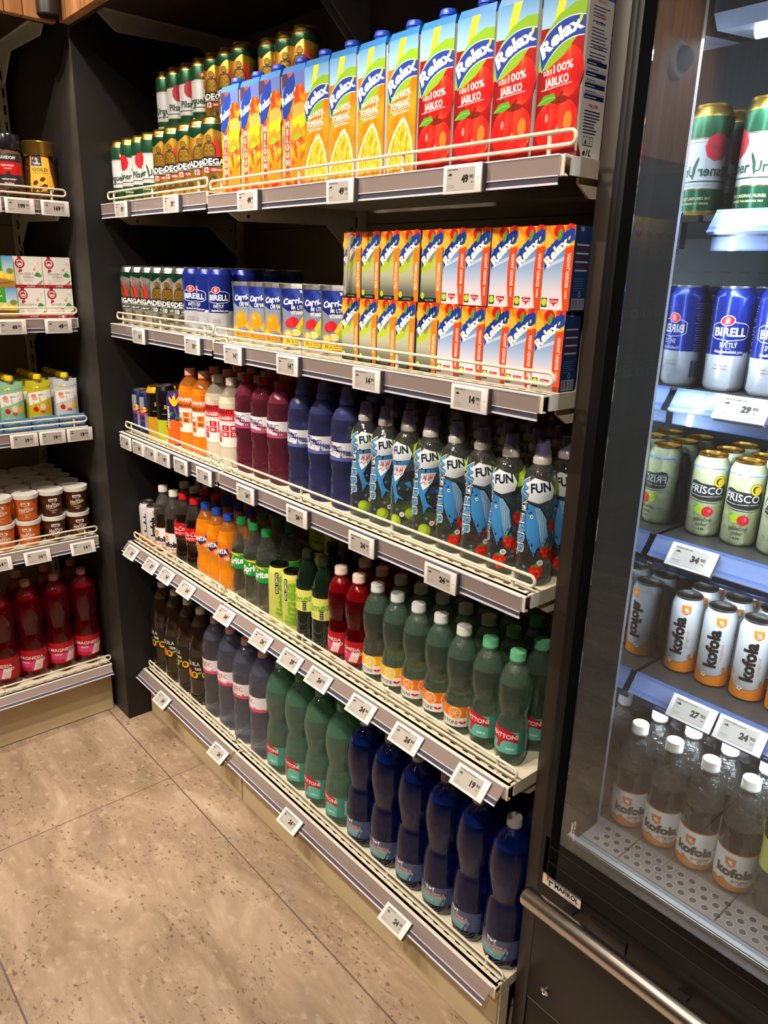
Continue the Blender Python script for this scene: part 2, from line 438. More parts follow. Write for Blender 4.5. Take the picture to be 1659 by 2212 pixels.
SILB = noise_mat('silver_stone_print', [(.35, '77746e'), (.5, 'b4b0a8'), (.7, 'd8d4cc')], 34, .26, 2, (1, 1, .5), metal=.75)
can('rad12', 32.5, 168, [(150, GOLDB), (999, GOLD)], art_rad('12', GOLDB, Pn('5a3c10'), Pn('b8242a')), GOLDL)
can('rad10', 32.5, 168, [(150, SILB), (999, ALU)], art_rad('10', SILB, Pn('4c4a45'), Pn('1e3a2a')), ALUD)
# --- 0.5 l blue and pale grey can with an outlined name
def art_birell():
    a = Art(); bl = Pn('2a3f9e'); pg = Pn('aab2c8')
    a.poly([(24, 58), (42, 58), (40, 64), (36, 66), (33, 63), (28, 65)], Pn('c9ccd6'))
    a.flat(True)
    for k in range(26):
        u = R.uniform(-100, 100); v = R.uniform(12, 44); a.ring(u, v, 6, 5, .5, pg, 10)
    for k in range(10): u = R.uniform(-100, 100); a.ring(u, R.uniform(128, 146), 6, 5, .5, Pn('18266e'), 10)
    a.flat(False); fr = [(-29, 89), (-29, 106), (-22, 110), (0, 112.5), (22, 110), (29, 106), (29, 89), (22, 85), (0, 82.5), (-22, 85), (-29, 89)]
    a.line(fr, 1.1, WHITE); a.ell(-6, 114, 11.5, 8.5, WHITE, 24, .15); a.ell(-6, 114, 10.3, 7.4, Pn('c8202e'), 24, .15); a.text('B', -6, 109.6, 9, WHITE, shear=.25)
    a.text('BIRELL', 0, 90, 13.5, WHITE, fit=50, bold=.03); a.text('SVĚTLÝ', 0, 72, 7.5, WHITE, fit=27, bold=.015); a.line([(-4, 69.6), (4, 69.6)], .5, WHITE)
    a.text('Nealkoholické pivo', 2, 62.6, 5.0, WHITE, fit=46, shear=.3, bold=.01); a.text('S BIRELLEM', -8, 41, 2.8, GREY, fit=22); a.text('NENAFOUKÁŠ', -8, 35.5, 2.8, Pn('b05a60'), fit=24)
    for u in (52, -62): a.lines(u, u + 22, 138, 22, 4, Pn('b8c2e8'), .6); a.bars(u, 16, u + 20, 44, 22, NAVY)
    return a
BLUE_M = M('blue_can_metal', '1c2f8f', .25, .45, coat=.3); PALE_M = M('pale_can_metal', 'ccd0d9', .3, .35, coat=.2)
can('birell', 32.5, 168, [(59, PALE_M), (999, BLUE_M)], art_birell, ALU)
# --- sleek cider can
def art_frisco():
    a = Art(); dk = Pn('2b2a2c')
    a.rect(-91, 121, 91, 127, Pn('c8d2e6')); a.text('jablečný cider  -  jablečný cider  -  jablečný cider  -  jablečný cider', 0, 122.5, 2.8, NAVY, fit=176, shear=.2)
    a.poly([(-31, 72), (-27, 69), (-8, 66), (12, 65), (30, 68), (33, 74), (34, 92), (30, 100), (22, 98), (10, 95), (-10, 96), (-22, 100), (-30, 98), (-33, 90), (-31, 78)], dk)
    a.line([(-28, 66), (-6, 63), (16, 62.5), (28, 65)], [.4, 1.6, 1.2, .3], dk); a.line([(-30, 75), (-10, 73), (30, 75.5)], .7, WHITE); a.line([(-30, 93), (-8, 92), (0, 90)], .6, WHITE)
    a.text('FRISCO', -1, 78.5, 13, WHITE, fit=58, bold=.008); a.text('CIDER', -2, 68.6, 3.2, GOLD, fit=17)
    a.ell(20, 101, 10.5, 10.5, dk); a.ring(20, 101, 9.6, 9.6, 3, YEL, 28); a.ell(22, 100, 5.2, 6, YEL); a.line([(20, 102), (24, 102)], .8, dk); a.line([(20, 97), (23, 96.5)], .7, dk)
    a.ell(-7, 49, 9, 8.5, Pn('a9c424')); a.ell(6, 47, 9.5, 9, Pn('c2202a')); a.ell(-15, 55, 4.5, 2.2, LEAF, rot=.6); a.ell(9, 49, 2.6, 3, Pn('d8606a')); a.line([(6, 55), (8, 58)], .8, DARK)
    a.text('jablečný', 0, 29, 7, DARK, fit=30, bold=.005); a.text('cider', 0, 20.5, 7, DARK, fit=19, bold=.005); a.text('- 4,5% -', 0, 13, 4, DARK, fit=17)
    a.line([(-27, 32), (-19, 30)], .5, DARK); a.line([(19, 31), (27, 31)], .5, DARK)
    a.lines(44, 56, 104, 26, 3, Pn('5c5c48'), .6); a.bars(44, 10, 60, 34, 20, DARK); a.rect(-56, 34, -50, 84, dk); a.lines(-66, -59, 108, 20, 4, Pn('6a6a50'), .5)
    return a
FRIS = noise_mat('pale_green_can', [(.35, 'b7bd8c'), (.55, 'c9cda0'), (.7, 'd6d8b4')], 70, .32, 2, metal=.25, coat=.2)
can('frisco', 29, 146, [(999, FRIS)], art_frisco, GOLDL)
# --- white cola can with an orange foot and upright lettering
def kof_flower(a, u, v, k=1.):
    a.flat(True)
    for j in range(5): a.ell(u + 3.4 * k * cos(j * 1.257), v + 3.4 * k * sin(j * 1.257), 2.2 * k, 2.2 * k, BLACK, 10)
    a.flat(False); a.flat(True)
    for j in range(5): a.ell(u + 3.4 * k * cos(j * 1.257), v + 3.4 * k * sin(j * 1.257), 1.8 * k, 1.8 * k, WHITE, 10)
    a.flat(False); a.ell(u, v, 1.6 * k, 1.6 * k, ORG, 10)
def kof_leaf(a, u, v, s, rot=0.):
    pts = [(-1, 1.05), (1.1, 1.1), (1.05, -.5), (.2, -1.1), (-.75, -.7)]
    a.poly([(u + s * (x * cos(rot) - y * sin(rot)), v + s * (x * sin(rot) + y * cos(rot))) for x, y in pts], Pn('e07a1c'))
    for t, l in ((.2, .75), (1.1, .95), (1.9, .75)): a.ell(u + s * .38 * cos(t + rot), v + s * (.38 * sin(t) - .2), s * .42 * l, s * .17, WHITE, 12, rot=t + rot)
    a.line([(u - s * .5, v - s * .62), (u + s * .3, v - s * .55), (u + s * .6, v - s * .45)], s * .1, WHITE)
def art_kofcan(H):
    def f():
        a = Art(); o = Pn('df7d12'); k = H / 134
        for c in (-42, 42):
            top = [(c - 42, 34 * k), (c - 34, 30 * k), (c - 26, 22 * k), (c - 10, 19 * k), (c + 6, 21 * k), (c + 18, 25 * k), (c + 30, 30 * k), (c + 42, 34 * k)]
            a.flat(True)
            for q in range(len(top) - 1): a.poly([(top[q][0], 4), (top[q + 1][0], 4), top[q + 1], top[q]], o)
            a.flat(False); a.line(top, .7, BLACK); kof_flower(a, c - 14, 21 * k); a.ell(c + 20, 32 * k, 3, 6, BLACK, 14); a.ell(c + 20, 32 * k, 2.3, 5.3, o, 14); a.ell(c + 32, 36 * k, 3, 6, BLACK, 14, -.3); a.ell(c + 32, 36 * k, 2.3, 5.3, o, 14, -.3)
            a.ring(c - 33, 44 * k, 4, 5, .6, BLACK, 14)
            a.text('kofola', c + 4, 68 * k, 19 * k, Pn('1f1714'), rot=pi / 2, fit=66 * k, bold=.05); a.text('original', c + 13, 62 * k, 5.5, Pn('c98a5c'), rot=pi / 2, fit=30 * k, bold=0.)
            kof_leaf(a, c + 2, 114 * k, 7.5 * k)
        a.lines(-8, 4, 100 * k, 12, 4 * k, GREY, .5)
        return a
    return f
KOFW = M('white_lacquered_can', 'e2e3e6', .3, .25, coat=.3)
can('kofcan', 26.5, 134, [(7, ALU), (999, KOFW)], art_kofcan(134), ALUD)
can('kofcanL', 28, 150, [(5, ALU), (999, KOFW)], art_kofcan(150), ALUD)
# --- slim energy drinks
def art_rb():
    a = Art(); s = M('silver_print', 'c3c6cc', .3, .6); b = Pn('1c2a66')
    for c in (-40, 40):
        a.poly([(c - 20, 20), (c, 20), (c, 68), (c - 20, 68)], b); a.poly([(c, 68), (c + 20, 68), (c + 20, 118), (c, 118)], b)
        a.poly([(c - 20, 68), (c, 68), (c, 118), (c - 20, 118)], s); a.poly([(c, 20), (c + 20, 20), (c + 20, 68), (c, 68)], s)
        a.text('Red Bull', c, 60, 10, RED, fit=34, bold=.03); a.text('ENERGY DRINK', c, 42, 4, RED, fit=30); a.ell(c, 80, 8, 8, YEL); a.poly([(c - 15, 76), (c - 6, 86), (c - 2, 78)], RED); a.poly([(c + 15, 76), (c + 6, 86), (c + 2, 78)], RED)
    return a
can('rb', 26.5, 134, [(999, M('navy_can', '1c2a66', .3, .5))], art_rb, ALU)
def art_sem(word, low):
    def f():
        a = Art()
        for c in (-50, 50):
            a.text('SEMTEX', c, 100, 11, Pn('f0c02c'), fit=46, bold=.03); a.ring(c, 128, 6, 6, .9, Pn('b98e2c'), 18)
            a.line([(c - 30, 84), (c - 16, 84), (c - 13, 88), (c - 9, 79), (c - 5, 90), (c, 78), (c + 4, 88), (c + 8, 82), (c + 30, 84)], 1., Pn('f0c02c'))
            a.text(word, c, 56, 7, DARK, fit=34); a.rect(c - 18, 46, c + 18, 51, BLACK)
        return a
    return f
BLKM = M('black_can_metal', '17161a', .3, .4, coat=.2)
can('semy', 29, 160, [(66, M('amber_can', 'e8a524', .32, .3)), (138, BLKM), (999, M('amber_can', 'e8a524', .32, .3))], art_sem('ORIGINAL', 0), GOLDL)
can('seml', 29, 168, [(66, M('lime_can', 'cbdc2c', .32, .3)), (999, BLKM)], art_sem('CITRUS', 1), ALUD)
def art_pur():
    a = Art(); o = Pn('e8641e')
    a.poly([(-90, 4), (90, 4), (90, 62), (40, 78), (0, 64), (-40, 80), (-90, 62)], o)
    for c in (-45, 45):
        for k, t in enumerate((1.0, 1.57, 2.14)): a.ell(c + 14 * cos(t), 118 + 14 * sin(t), 16, 5, YEL, 16, t)
        a.line([(c, 112), (c + 6, 90), (c, 70)], 3, GREEN); a.ell(c - 14, 92, 12, 4, GREEN, 14, .7); a.ell(c + 16, 78, 12, 4, GREEN, 14, -.6)
        a.text('FUTERIN', c - 17, 84, 9, WHITE, rot=pi / 2, fit=62, bold=.04)
    return a
can('pur', 29, 158, [(999, M('purple_can', '4a2a86', .3, .35))], art_pur, ALUD)
# --- tall lime-yellow lemonade can
def art_limecan():
    a = Art(); g = Pn('7cb42a')
    for c in (-45, 45):
        a.text('limea', c + 6, 76, 30, g, rot=pi / 2, fit=116, bold=.03, shear=.2); a.rect(c - 24, 84, c - 15, 142, DARK); a.text('REAL LEMON', c - 17, 113, 5.5, WHITE, rot=pi / 2, fit=52)
        a.ring(c + 22, 128, 5, 4, .8, g, 14); a.lines(c - 20, c + 16, 30, 4, 4, Pn('7f8a30'), .8)
    return a
LIMEC = M('pale_lime_can', 'd8dc6a', .32, .2, coat=.2)
can('limecan', 29, 157, [(999, LIMEC)], art_limecan, BLK_LID)

# ------------------------------------------------------------------ bottles
def capmesh(r, z0, z1, mat, n=40, top=None):
    m = MB(); h = z1 - z0
    m.lathe([(r * .96, z0), (r, z0 + .8), (r, z0 + h * .22), (r * .985, z0 + h * .24), (r * .985, z1 - 1.8), (r * .93, z1 - .3), (r * .85, z1), (0, z1)], mat, n, rmod=lambda t, z: 1 + (.012 * (cos(n / 2 * t)) if z0 + h * .3 < z < z1 - 1 else 0))
    if top: m.art(top(), lambda u, v, o: (u / 1000, v / 1000, (z1 + o) / 1000))
    return m
def bottle(kind, pts, low, up, fill, cap, label=None, rmod=None, feet=0., n=5, seg=36, name='drink_bottle', sport=None, cover=None, lab2=None):
    """pts: coarse (r,z) outline up to the neck; low/up: materials below/above the fill line"""
    def make():
        root = empty(name); prof = spline(pts, n)
        if fill:
            out = []
            for k in range(len(prof) - 1):
                out.append(prof[k])
                if prof[k][1] < fill < prof[k + 1][1]:
                    t = (fill - prof[k][1]) / (prof[k + 1][1] - prof[k][1]); out.append((prof[k][0] + t * (prof[k + 1][0] - prof[k][0]), fill))
            out.append(prof[-1]); prof = out
        rm = rmod
        if feet:
            base = rmod
            def rm(t, z):
                q = 1 if not base else base(t, z)
                return q * (1 - feet * max(0, 1 - z / 26) * (.5 - .5 * cos(5 * t)))
        m = MB(); m.lathe([(0, pts[0][1])] + prof, lambda z: low if z < (fill or 1e9) else up, seg, rm)
        if fill:
            r = [p[0] for p in prof if abs(p[1] - fill) < .01][0] * .995
            m.lathe([(0, fill), (r, fill)], low, seg)
            fv = m.f  # liquid surface faces up
        m.build('bottle_body', root)
        z0, z1, cr, cm = cap[:4]
        top = pts[-1]
        if sport:
            b = MB(); b.lathe([(cr, z0), (cr, z0 + 9), (cr * .9, z0 + 11), (cr * .84, z0 + 13)], cm, 32, rmod=lambda t, z: 1 + .01 * cos(16 * t)); b.lathe([(cr * .84, z0 + 13), (0, z0 + 13)], cm, 32); b.build('cap', root)
            b = MB(); b.lathe([(cr * .42, z0 + 12), (cr * .42, z0 + 20), (cr * .5, z0 + 21), (cr * .5, z1 - 3), (cr * .36, z1 - 1.5), (0, z1 - 1.5)], sport, 20); b.build('spout', root)
            b = MB(); b.lathe([(cr * .9, z0 + 11), (cr * .88, z0 + 16), (cr * .72, z1 - 4), (cr * .6, z1), (0, z1)], cover, 24, rmod=lambda t, z: 1 + .03 * cos(6 * t)); b.build('overcap', root)
        else:
            capmesh(cr, z0, z1, cm, top=cap[4] if len(cap) > 4 else None).build('cap', root)
            b = MB(); b.lathe([(cr * .93, z0 - 3.2), (cr * 1.04, z0 - 2.6), (cr * 1.04, z0 - 1.4), (cr * .93, z0 - .8)], up or low, 28); b.build('neck_ring', root)
        for lb in (label, lab2):
            if lb:
                fn, Rl, vc = lb[:3]; mm = MB(); a = fn()
                mm.art(a, cyl(prof, Rl), frange(-pi * Rl, pi * Rl, Rl * math.radians(8)), vc or frange(0, 352, 8), .25); mm.build('label', root)
        return root
    PROTO[kind] = [make, False]
WATER = liquid('clear_water', 'f4faf8', bump=.15, scale=50, light_fill=.02); W_SH = shell('clear_pet', 'f0f4f2', .03, bump=.3, scale=120, refl=1.4)
GRN_W = liquid('green_tinted_water', 'bfe8d2', bump=.1, scale=50, clear=.55, tl=.26, light_fill=.09); GRN_SH = shell('green_tinted_pet', '9fdcbc', .14, bump=.4, scale=90, refl=1.4)
GRN5_W = liquid('pale_green_water', 'd4ecdc', bump=.18, scale=60, tl=.14, light_fill=.04); GRN5_SH = shell('pale_green_pet', 'bfe6d0', .08, bump=.9, scale=150, refl=1.8)
BLU_W = liquid('deep_blue_water', '2148b4', tl=.12, light_fill=.05); BLU_SH = shell('deep_blue_pet', '1c3da4', .2, refl=1.3)
RED_W = liquid('red_water', 'd81c28', tl=.16, light_fill=.05); RED_SH = shell('red_pet', 'b8101c', .3)
RJ_W = liquid('cool_blue_water', 'dfe4f4', bump=.6, scale=34, tl=.12, light_fill=.05); RJ_SH = shell('cool_blue_pet', 'c4cbea', .1, bump=.15)
PINK_W = liquid('pink_water', 'd8688a', bump=.6, scale=34, tl=.22, light_fill=.09); PINK_SH = shell('pink_pet', 'c04a70', .3, bump=.2)
VIO_W = liquid('violet_blue_water', '8a92dc', bump=.8, scale=60, tl=.2, light_fill=.08); VIO_SH = shell('violet_blue_pet', '6a74c4', .25, bump=.3)
COLA = M('cola_in_pet', '1a0d08', .12, coat=.8); COLA_SH = shell('brown_tinted_pet', 'b0a498', .06, bump=.6, scale=200, refl=1.5)  # cola film has its own brownish tint
KOF_SH = shell('frosted_clear_pet', 'd2cdc8', .05, .05, bump=1.2, scale=170, refl=1.8)
TEA = M('dark_tea_in_pet', '1c120a', .1, coat=.8); TEA_SH = shell('tea_pet', '5a4a38', .35, bump=.2)
FANTA = M('orange_soda_in_pet', 'dd8410', .16, coat=.7); FANTA_SH = shell('orange_soda_pet', 'e8a040', .3, bump=.2)
VITO = M('orange_vitamin_drink', 'e27a14', .16, coat=.7); VITO_SH = shell('orange_vitamin_pet', 'e89038', .35)
COLL = M('cloudy_pale_drink', 'cfc2ae', .16, coat=.7); COLL_SH = shell('cloudy_pet', 'd8d0c4', .3)
DGRN = M('dark_green_glass', '0e1f14', .08, coat=1.); DGRN_SH = shell('dark_green_glass_neck', '14301c', .6)
LEMW = liquid('clear_lemonade', 'eef0e2', bump=.1, clear=.45, light_fill=.03)
CAPW = M('white_cap', 'e8e4dc', .4); CAPG = M('pale_green_cap', '74b48c', .4); CAPGW = M('grey_white_cap', 'c4cbc6', .4); CAPT = M('mint_cap', '5cab7c', .4)
CAPR = M('red_cap', 'c8141c', .4); CAPB = M('blue_cap', '2346b0', .4); CAPGR = M('green_cap', '1f7d3c', .4); CAPK = M('black_cap', '1a1f1a', .35)
CAPP = M('pale_pink_cap', 'd8a3ac', .4); CAPC = M('crimson_cap', 'a81834', .4); CAPV = M('violet_cap', '6672cc', .4); CAPO = M('salmon_cap', 'e8a184', .4); CAPRW = M('rosy_white_cap', 'dcc4bc', .4)

# mineral water, 0.5 l: waist between a bulb and a label foot
def m05(z=0): return [(23, 0), (27.5, 5), (29.8, 16), (30.4, 40), (29.8, 78), (26.6, 97), (26, 104), (29.4, 124), (31.2, 148), (29.4, 172), (23, 192), (15, 203), (13, 207), (13, 212)]
def lab_matt(kind, R0=30.4, s=1., z0=30, z1=76):
    def f():
        a = Art(); c = (z0 + z1) / 2
        if kind == 'plain':
            a.rect(-60 * s, z0, 60 * s, z1, Pn('5fb6a6')); a.rect(30 * s, z0, 60 * s, z1, Pn('3f8f80')); rd = Pn('c0172a')
            a.poly([(-30 * s, z1 + 6 * s), (-10 * s, z1 + 3 * s), (10 * s, z1 + 2 * s), (26 * s, z1 - 4 * s), (34 * s, z1 - 18 * s), (32 * s, z1 - 24 * s), (16 * s, z1 - 19 * s), (4 * s, z1 - 20 * s), (-2 * s, z1 - 27 * s), (-5 * s, z0 + 8 * s), (-12 * s, z0 + 8 * s), (-10 * s, z1 - 24 * s), (-20 * s, z1 - 22 * s), (-24 * s, z0 + 12 * s), (-30 * s, z0 + 10 * s)], rd)
            a.text('MATTONI', 2 * s, z1 - 15 * s, 9 * s, WHITE, fit=56 * s, bold=.02); a.text('JEMNÁ', 16 * s, z0 + 8 * s, 5 * s, Pn('cfeae4'), fit=18 * s); a.bars(48 * s, z0 + 6, 57 * s, z1 - 8, 14, WHITE)
        else:
            a.rect(-60 * s, z0 - 8, 60 * s, z1 - 22, WHITE); fc = Pn('f2b81c') if kind == 'lemon' else Pn('ee7a18')
            a.rect(-60 * s, z0 + 12, 60 * s, z1 - 10, fc); a.rect(36, z0 - 8, 60, z1 - 10, Pn('ddd6c4')); a.lines(38, 58, z1 - 14, 12, 3.4, GREY, .7)
            for u in (10, 46):
                a.ell(u, z0 + 22, 14, 14, Pn('f6d878') if kind == 'lemon' else Pn('f6a84a')); a.ell(u, z0 + 22, 12.4, 12.4, WHITE); a.ell(u, z0 + 22, 11.4, 11.4, Pn('f2cf3a') if kind == 'lemon' else Pn('ef8a1e'))
                for k in range(6): a.line([(u, z0 + 22), (u + 11 * cos(k * 1.047), z0 + 22 + 11 * sin(k * 1.047))], .8, WHITE)
            a.text('MATTONI', -6, z0 - 3, 9, DARK, fit=44, bold=.005); a.poly([(18, z0 + 3), (24, z0 + 5), (27, z0 + 2), (30, z0 + 5), (36, z0 + 3), (32, z0), (29, z0 - 2), (27, z0), (25, z0 - 2), (22, z0)], RED)
        return a
    return (f, R0, [])
bottle('matt05', m05(), GRN5_W, GRN5_SH, 168, (210, 228, 15, CAPT), lab_matt('plain'), feet=.12)
bottle('matt05lemon', m05(), GRN5_W, GRN5_SH, 168, (210, 228, 15, CAPGW), lab_matt('lemon'), feet=.12)
bottle('matt05orange', m05(), GRN5_W, GRN5_SH, 168, (210, 228, 15, CAPGW), lab_matt('orange'), feet=.12)
def lab_mred(s=1., R0=30.4, z0=20, z1=74):
    def f():
        a = Art(); a.rect(-70 * s, z0, 70 * s, z1, Pn('b3101c')); pk = Pn('d8457e'); h = z1 - z0
        a.poly([(-32 * s, z0 + .04 * h), (4 * s, z0 + .04 * h), (12 * s, z0 + .5 * h), (-32 * s, z0 + .5 * h)], pk); a.poly([(4 * s, z0 + .06 * h), (24 * s, z0 + .06 * h), (31 * s, z0 + .5 * h), (12 * s, z0 + .5 * h)], Pn('f0dcdc'))
        for u in (-26, -16, -5): a.ell(u * s, z0 + .12 * h, 6.5 * s, 5 * s, Pn('c01830'))
        a.text('MAGNESIA', 0, z0 + .58 * h, .15 * h, WHITE, fit=62 * s, bold=.012); a.text('RED', 24 * s, z0 + .4 * h, .15 * h, Pn('b3101c') if s > 2 else WHITE, fit=24 * s, bold=.02); a.text('MALINA', -12 * s, z0 + .4 * h, 4 * s, WHITE, fit=18 * s)
        a.ring(-42 * s, z0 + .64 * h, 6 * s, 7 * s, 1.4 * s, WHITE, 6); a.poly([(-45 * s, z0 + .64 * h), (-39 * s, z0 + .64 * h), (-42 * s, z0 + .58 * h)], WHITE)
        a.lines(10 * s, 25 * s, z0 + .3 * h, 4, 4 * s, RED, .8 * s); a.lines(40 * s, 66 * s, z0 + .8 * h, 9, 4.5 * s, Pn('d86a70'), .7 * s)
        return a
    return (f, R0, [])
bottle('mred05', m05(), RED_W, RED_SH, 172, (210, 228, 15, CAPRW), lab_mred(), feet=.12)
def m15(): return [(33, 0), (40, 6), (43, 20), (43.5, 60), (43, 110), (40, 140), (35.5, 160), (35, 168), (39, 190), (43.5, 220), (43, 250), (36, 284), (24, 306), (15, 317), (13.2, 320), (13.2, 326)]
bottle('matt15', m15(), GRN_W, GRN_SH, 262, (322, 341, 15.3, CAPG), lab_matt('plain', 43.5, 1.15, 34, 92), feet=.12)
def g15(): return [(33, 0), (40, 7), (43.5, 24), (44, 70), (43.5, 120), (40, 150), (36.5, 165), (36.5, 172), (40, 195), (44, 228), (43.5, 262), (36, 298), (22, 318), (14.5, 325), (13.2, 328), (13.2, 334)]
def lab_mag():
    a = Art(); g = M('smoky_label_film', '5f7f9a', .3); a.rect(-62, 34, 62, 82, Pn('4b5674')); a.poly([(-62, 34), (30, 34), (38, 58), (-62, 52)], Pn('74a6a8')); a.poly([(22, 34), (62, 34), (62, 78), (40, 78)], Pn('3c4a76'))
    a.text('MAGNESIA', 0, 55, 11, Pn('ece8ea'), fit=72.6, bold=.045); a.text('MAGNESIA', 0, 55, 11, Pn('a8202c'), fit=71, bold=.012); a.text('jemně perlivá', -6, 44, 4.5, Pn('a8c4c8'), fit=28); a.line([(-26, 40), (14, 40)], .6, NAVY)
    for s in (-1, 1):
        a.line([(s * 2, 72), (s * 4, 76), (s * 8, 77), (s * 10, 74)], 1.6, WHITE); a.line([(s * 8, 77), (s * 7, 71), (s * 10, 69)], 1.6, WHITE); a.ell(s * 9, 78.5, 2, 2, WHITE, 10)
    a.ell(0, 74, 2.6, 3.4, WHITE); a.lines(44, 58, 74, 9, 4, Pn('8a94b8'), .6)
    return a
bottle('mag15', g15(), BLU_W, BLU_SH, 292, (331, 350, 15.3, M('grey_cap', 'b3b0ae', .4)), (lab_mag, 43.5, []), feet=.14)
bottle('mred15', g15(), RED_W, RED_SH, 292, (331, 350, 15.3, M('dusky_rose_cap', 'c98b86', .4)), lab_mred(1.35, 43.5, 36, 112), feet=.14)
# spring water, 1.5 l and 0.75 l
def lab_raj(tc, lc, s=1., R0=44, z0=158, z1=204, spread=66):
    def f():
        a = Art(); a.rect(-spread, z0, spread, z1, Pn('e9e7ec')); h = z1 - z0
        pts = [(-spread, z0), (spread, z0)]
        for k in range(13): pts.append((spread - k * spread / 6, z0 + h * (.16 + .08 * sin(k * 2.3))))
        a.poly(pts, lc); a.text('RAJEC', 0, z0 + .52 * h, .3 * h, tc, fit=1.25 * h, bold=.01); a.ring(h * .62, z0 + .25 * h, h * .1, h * .1, 1.2 * s, lc, 18); a.ell(h * .62, z0 + .25 * h, h * .05, h * .05, tc); a.lines(-.5 * h, .3 * h, z0 + .42 * h, 2, .08 * h, GREY, .8)
        a.flat(True)
        for k in range(9): a.ell(R.uniform(-spread * .6, spread * .6), z0 + h * R.uniform(.15, .4), 1.2, 1.2, lc, 8)
        a.flat(False)
        a.lines(spread * .45, spread * .92, z1 - 4, 8, h * .1, Pn('aaaabc'), .6)
        return a
    return (f, R0, [])
def r15(): return [(33, 0), (41, 6), (43.5, 18), (43, 50), (41.5, 80), (43, 110), (41.5, 140), (43.5, 156), (43.5, 206), (43, 232), (40, 262), (30, 290), (19, 306), (14, 311), (13.2, 313), (13.2, 318)]
wob = lambda t, z: 1 + (.012 * sin(z / 7 + 2.2 * sin(t)) if z < 150 else 0)
bottle('raj15', r15(), RJ_W, RJ_SH, 270, (315, 335, 15.3, CAPP), lab_raj(Pn('c22440'), Pn('d84a68')), rmod=wob, feet=.1)
def r75(): return [(26, 0), (32, 5), (34.6, 18), (34.2, 50), (32.6, 78), (34.4, 98), (34.8, 118), (34.8, 156), (34.4, 172), (33.5, 192), (27, 213), (18, 224), (14, 228), (13.2, 231), (13.2, 236)]
bottle('rajpink', r75(), PINK_W, PINK_SH, 200, (232, 250, 15, CAPC), lab_raj(NAVY, Pn('b24a72'), .8, 35.5, 118, 158, 50), rmod=wob, feet=.08)
bottle('rajblue', r75(), VIO_W, VIO_SH, 200, (230, 268, 15.5, CAPV), lab_raj(NAVY, Pn('5a64a8'), .8, 35.5, 112, 152, 50), rmod=wob, feet=.08, sport=CAPV, cover=shell('violet_overcap', '8c96e0', .45))
# dark tea 1.5 l
def lab_aq():
    a = Art(); a.rect(-58, 96, 58, 176, Pn('1d1813')); a.rect(-58, 100, -2, 128, Pn('d86a1c')); a.text('AQUILA', 0, 146, 14, Pn('e8e4dc'), fit=58, bold=.0); a.text('tea', 22, 131, 13, Pn('e8e4dc'), fit=22, bold=.01)
    for u in (10, 46): a.ell(u, 113, 12, 12, Pn('e8b02c')); a.ell(u - 1, 114, 7, 7, Pn('40200c')); a.ell(u + 18, 122, 8, 4, LEAF, 12, .4)
    a.lines(-30, -6, 122, 5, 4, Pn('f2c08a'), .8); return a
bottle('aquila', [(33, 0), (41, 6), (44, 18), (43.5, 80), (44, 92), (44, 180), (43, 210), (38, 245), (28, 280), (18, 302), (14, 308), (13.2, 310), (13.2, 314)], TEA, TEA_SH, 276, (312, 331, 15.3, M('stone_cap', 'cfc8ba', .4)), (lab_aq, 44, []), rmod=lambda t, z: 1 + (.014 * sin(z / 8 + 5 * t) if z > 196 or z < 84 else 0), feet=.1)
# 0.5 l sodas
def lab_kof(s=1., z0=22, z1=90):
    def f():
        a = Art(); o = Pn('e07f16'); a.rect(-95, z0, 95, z1, Pn('e6e8ee')); a.line([(-95, z1), (95, z1)], 2.4, o)
        for c in (-64, 0, 64):
            top = [(c - 32, z0 + 20), (c - 22, z0 + 12), (c - 8, z0 + 8), (c + 10, z0 + 9), (c + 18, z0 + 14), (c + 24, z0 + 12), (c + 32, z0 + 20)]
            a.flat(True)
            for q in range(len(top) - 1): a.poly([(top[q][0], z0 - 2), (top[q + 1][0], z0 - 2), top[q + 1], top[q]], o)
            a.flat(False); a.line(top, .8, DARK); kof_flower(a, c - 18, z0 + 16, .7); a.ring(c - 4, z0 + 13, 4, 2.4, .6, DARK, 12); a.ring(c + 6, z0 + 15, 3, 4, .6, DARK, 12)
        for c in (-47, 47):
            kof_leaf(a, c - 8, z0 + 53, 8.5); a.text('kofola', c + 2, z0 + 27, 17, Pn('2a1d18'), fit=62, bold=.05); a.text('original', c + 14, z0 + 18, 5.5, Pn('d0683c'), fit=32)
        a.ring(84, z0 + 32, 8, 9, 1, DARK); return a
    return (f, 33, [])
def cap_kof():
    a = Art(); a.poly([(-6, -5), (6, -6), (7, 5), (-6, 6)], Pn('e8bf3a')); a.ell(0, 0, 2, 4, WHITE, 10); a.ell(-2, -1, 1.2, 3, WHITE, 10, .6); a.ell(2, -1, 1.2, 3, WHITE, 10, -.6); return a
kpts = [(25, 0), (30, 4), (33, 14), (33, 100), (33.5, 118), (33, 134), (29, 154), (21, 173), (14, 184), (13, 188), (13, 193)]
bottle('kof05', kpts, COLA, KOF_SH, 126, (193, 212, 15.2, CAPW, cap_kof), lab_kof(z0=8, z1=80), feet=.05)
def lab_coke():
    a = Art(); a.rect(-100, 92, 100, 134, Pn('c4121c'))
    for c in (-47, 47): a.text('Coca-Cola', c, 108, 15, WHITE, fit=66, shear=.35, bold=.0, arc=.004); a.line([(c - 26, 105), (c - 10, 102), (c + 10, 104), (c + 22, 101)], 1.2, WHITE); a.text('ORIGINAL TASTE', c, 97, 3.6, WHITE, fit=30)
    a.rect(84, 98, 94, 112, WHITE, 2); return a
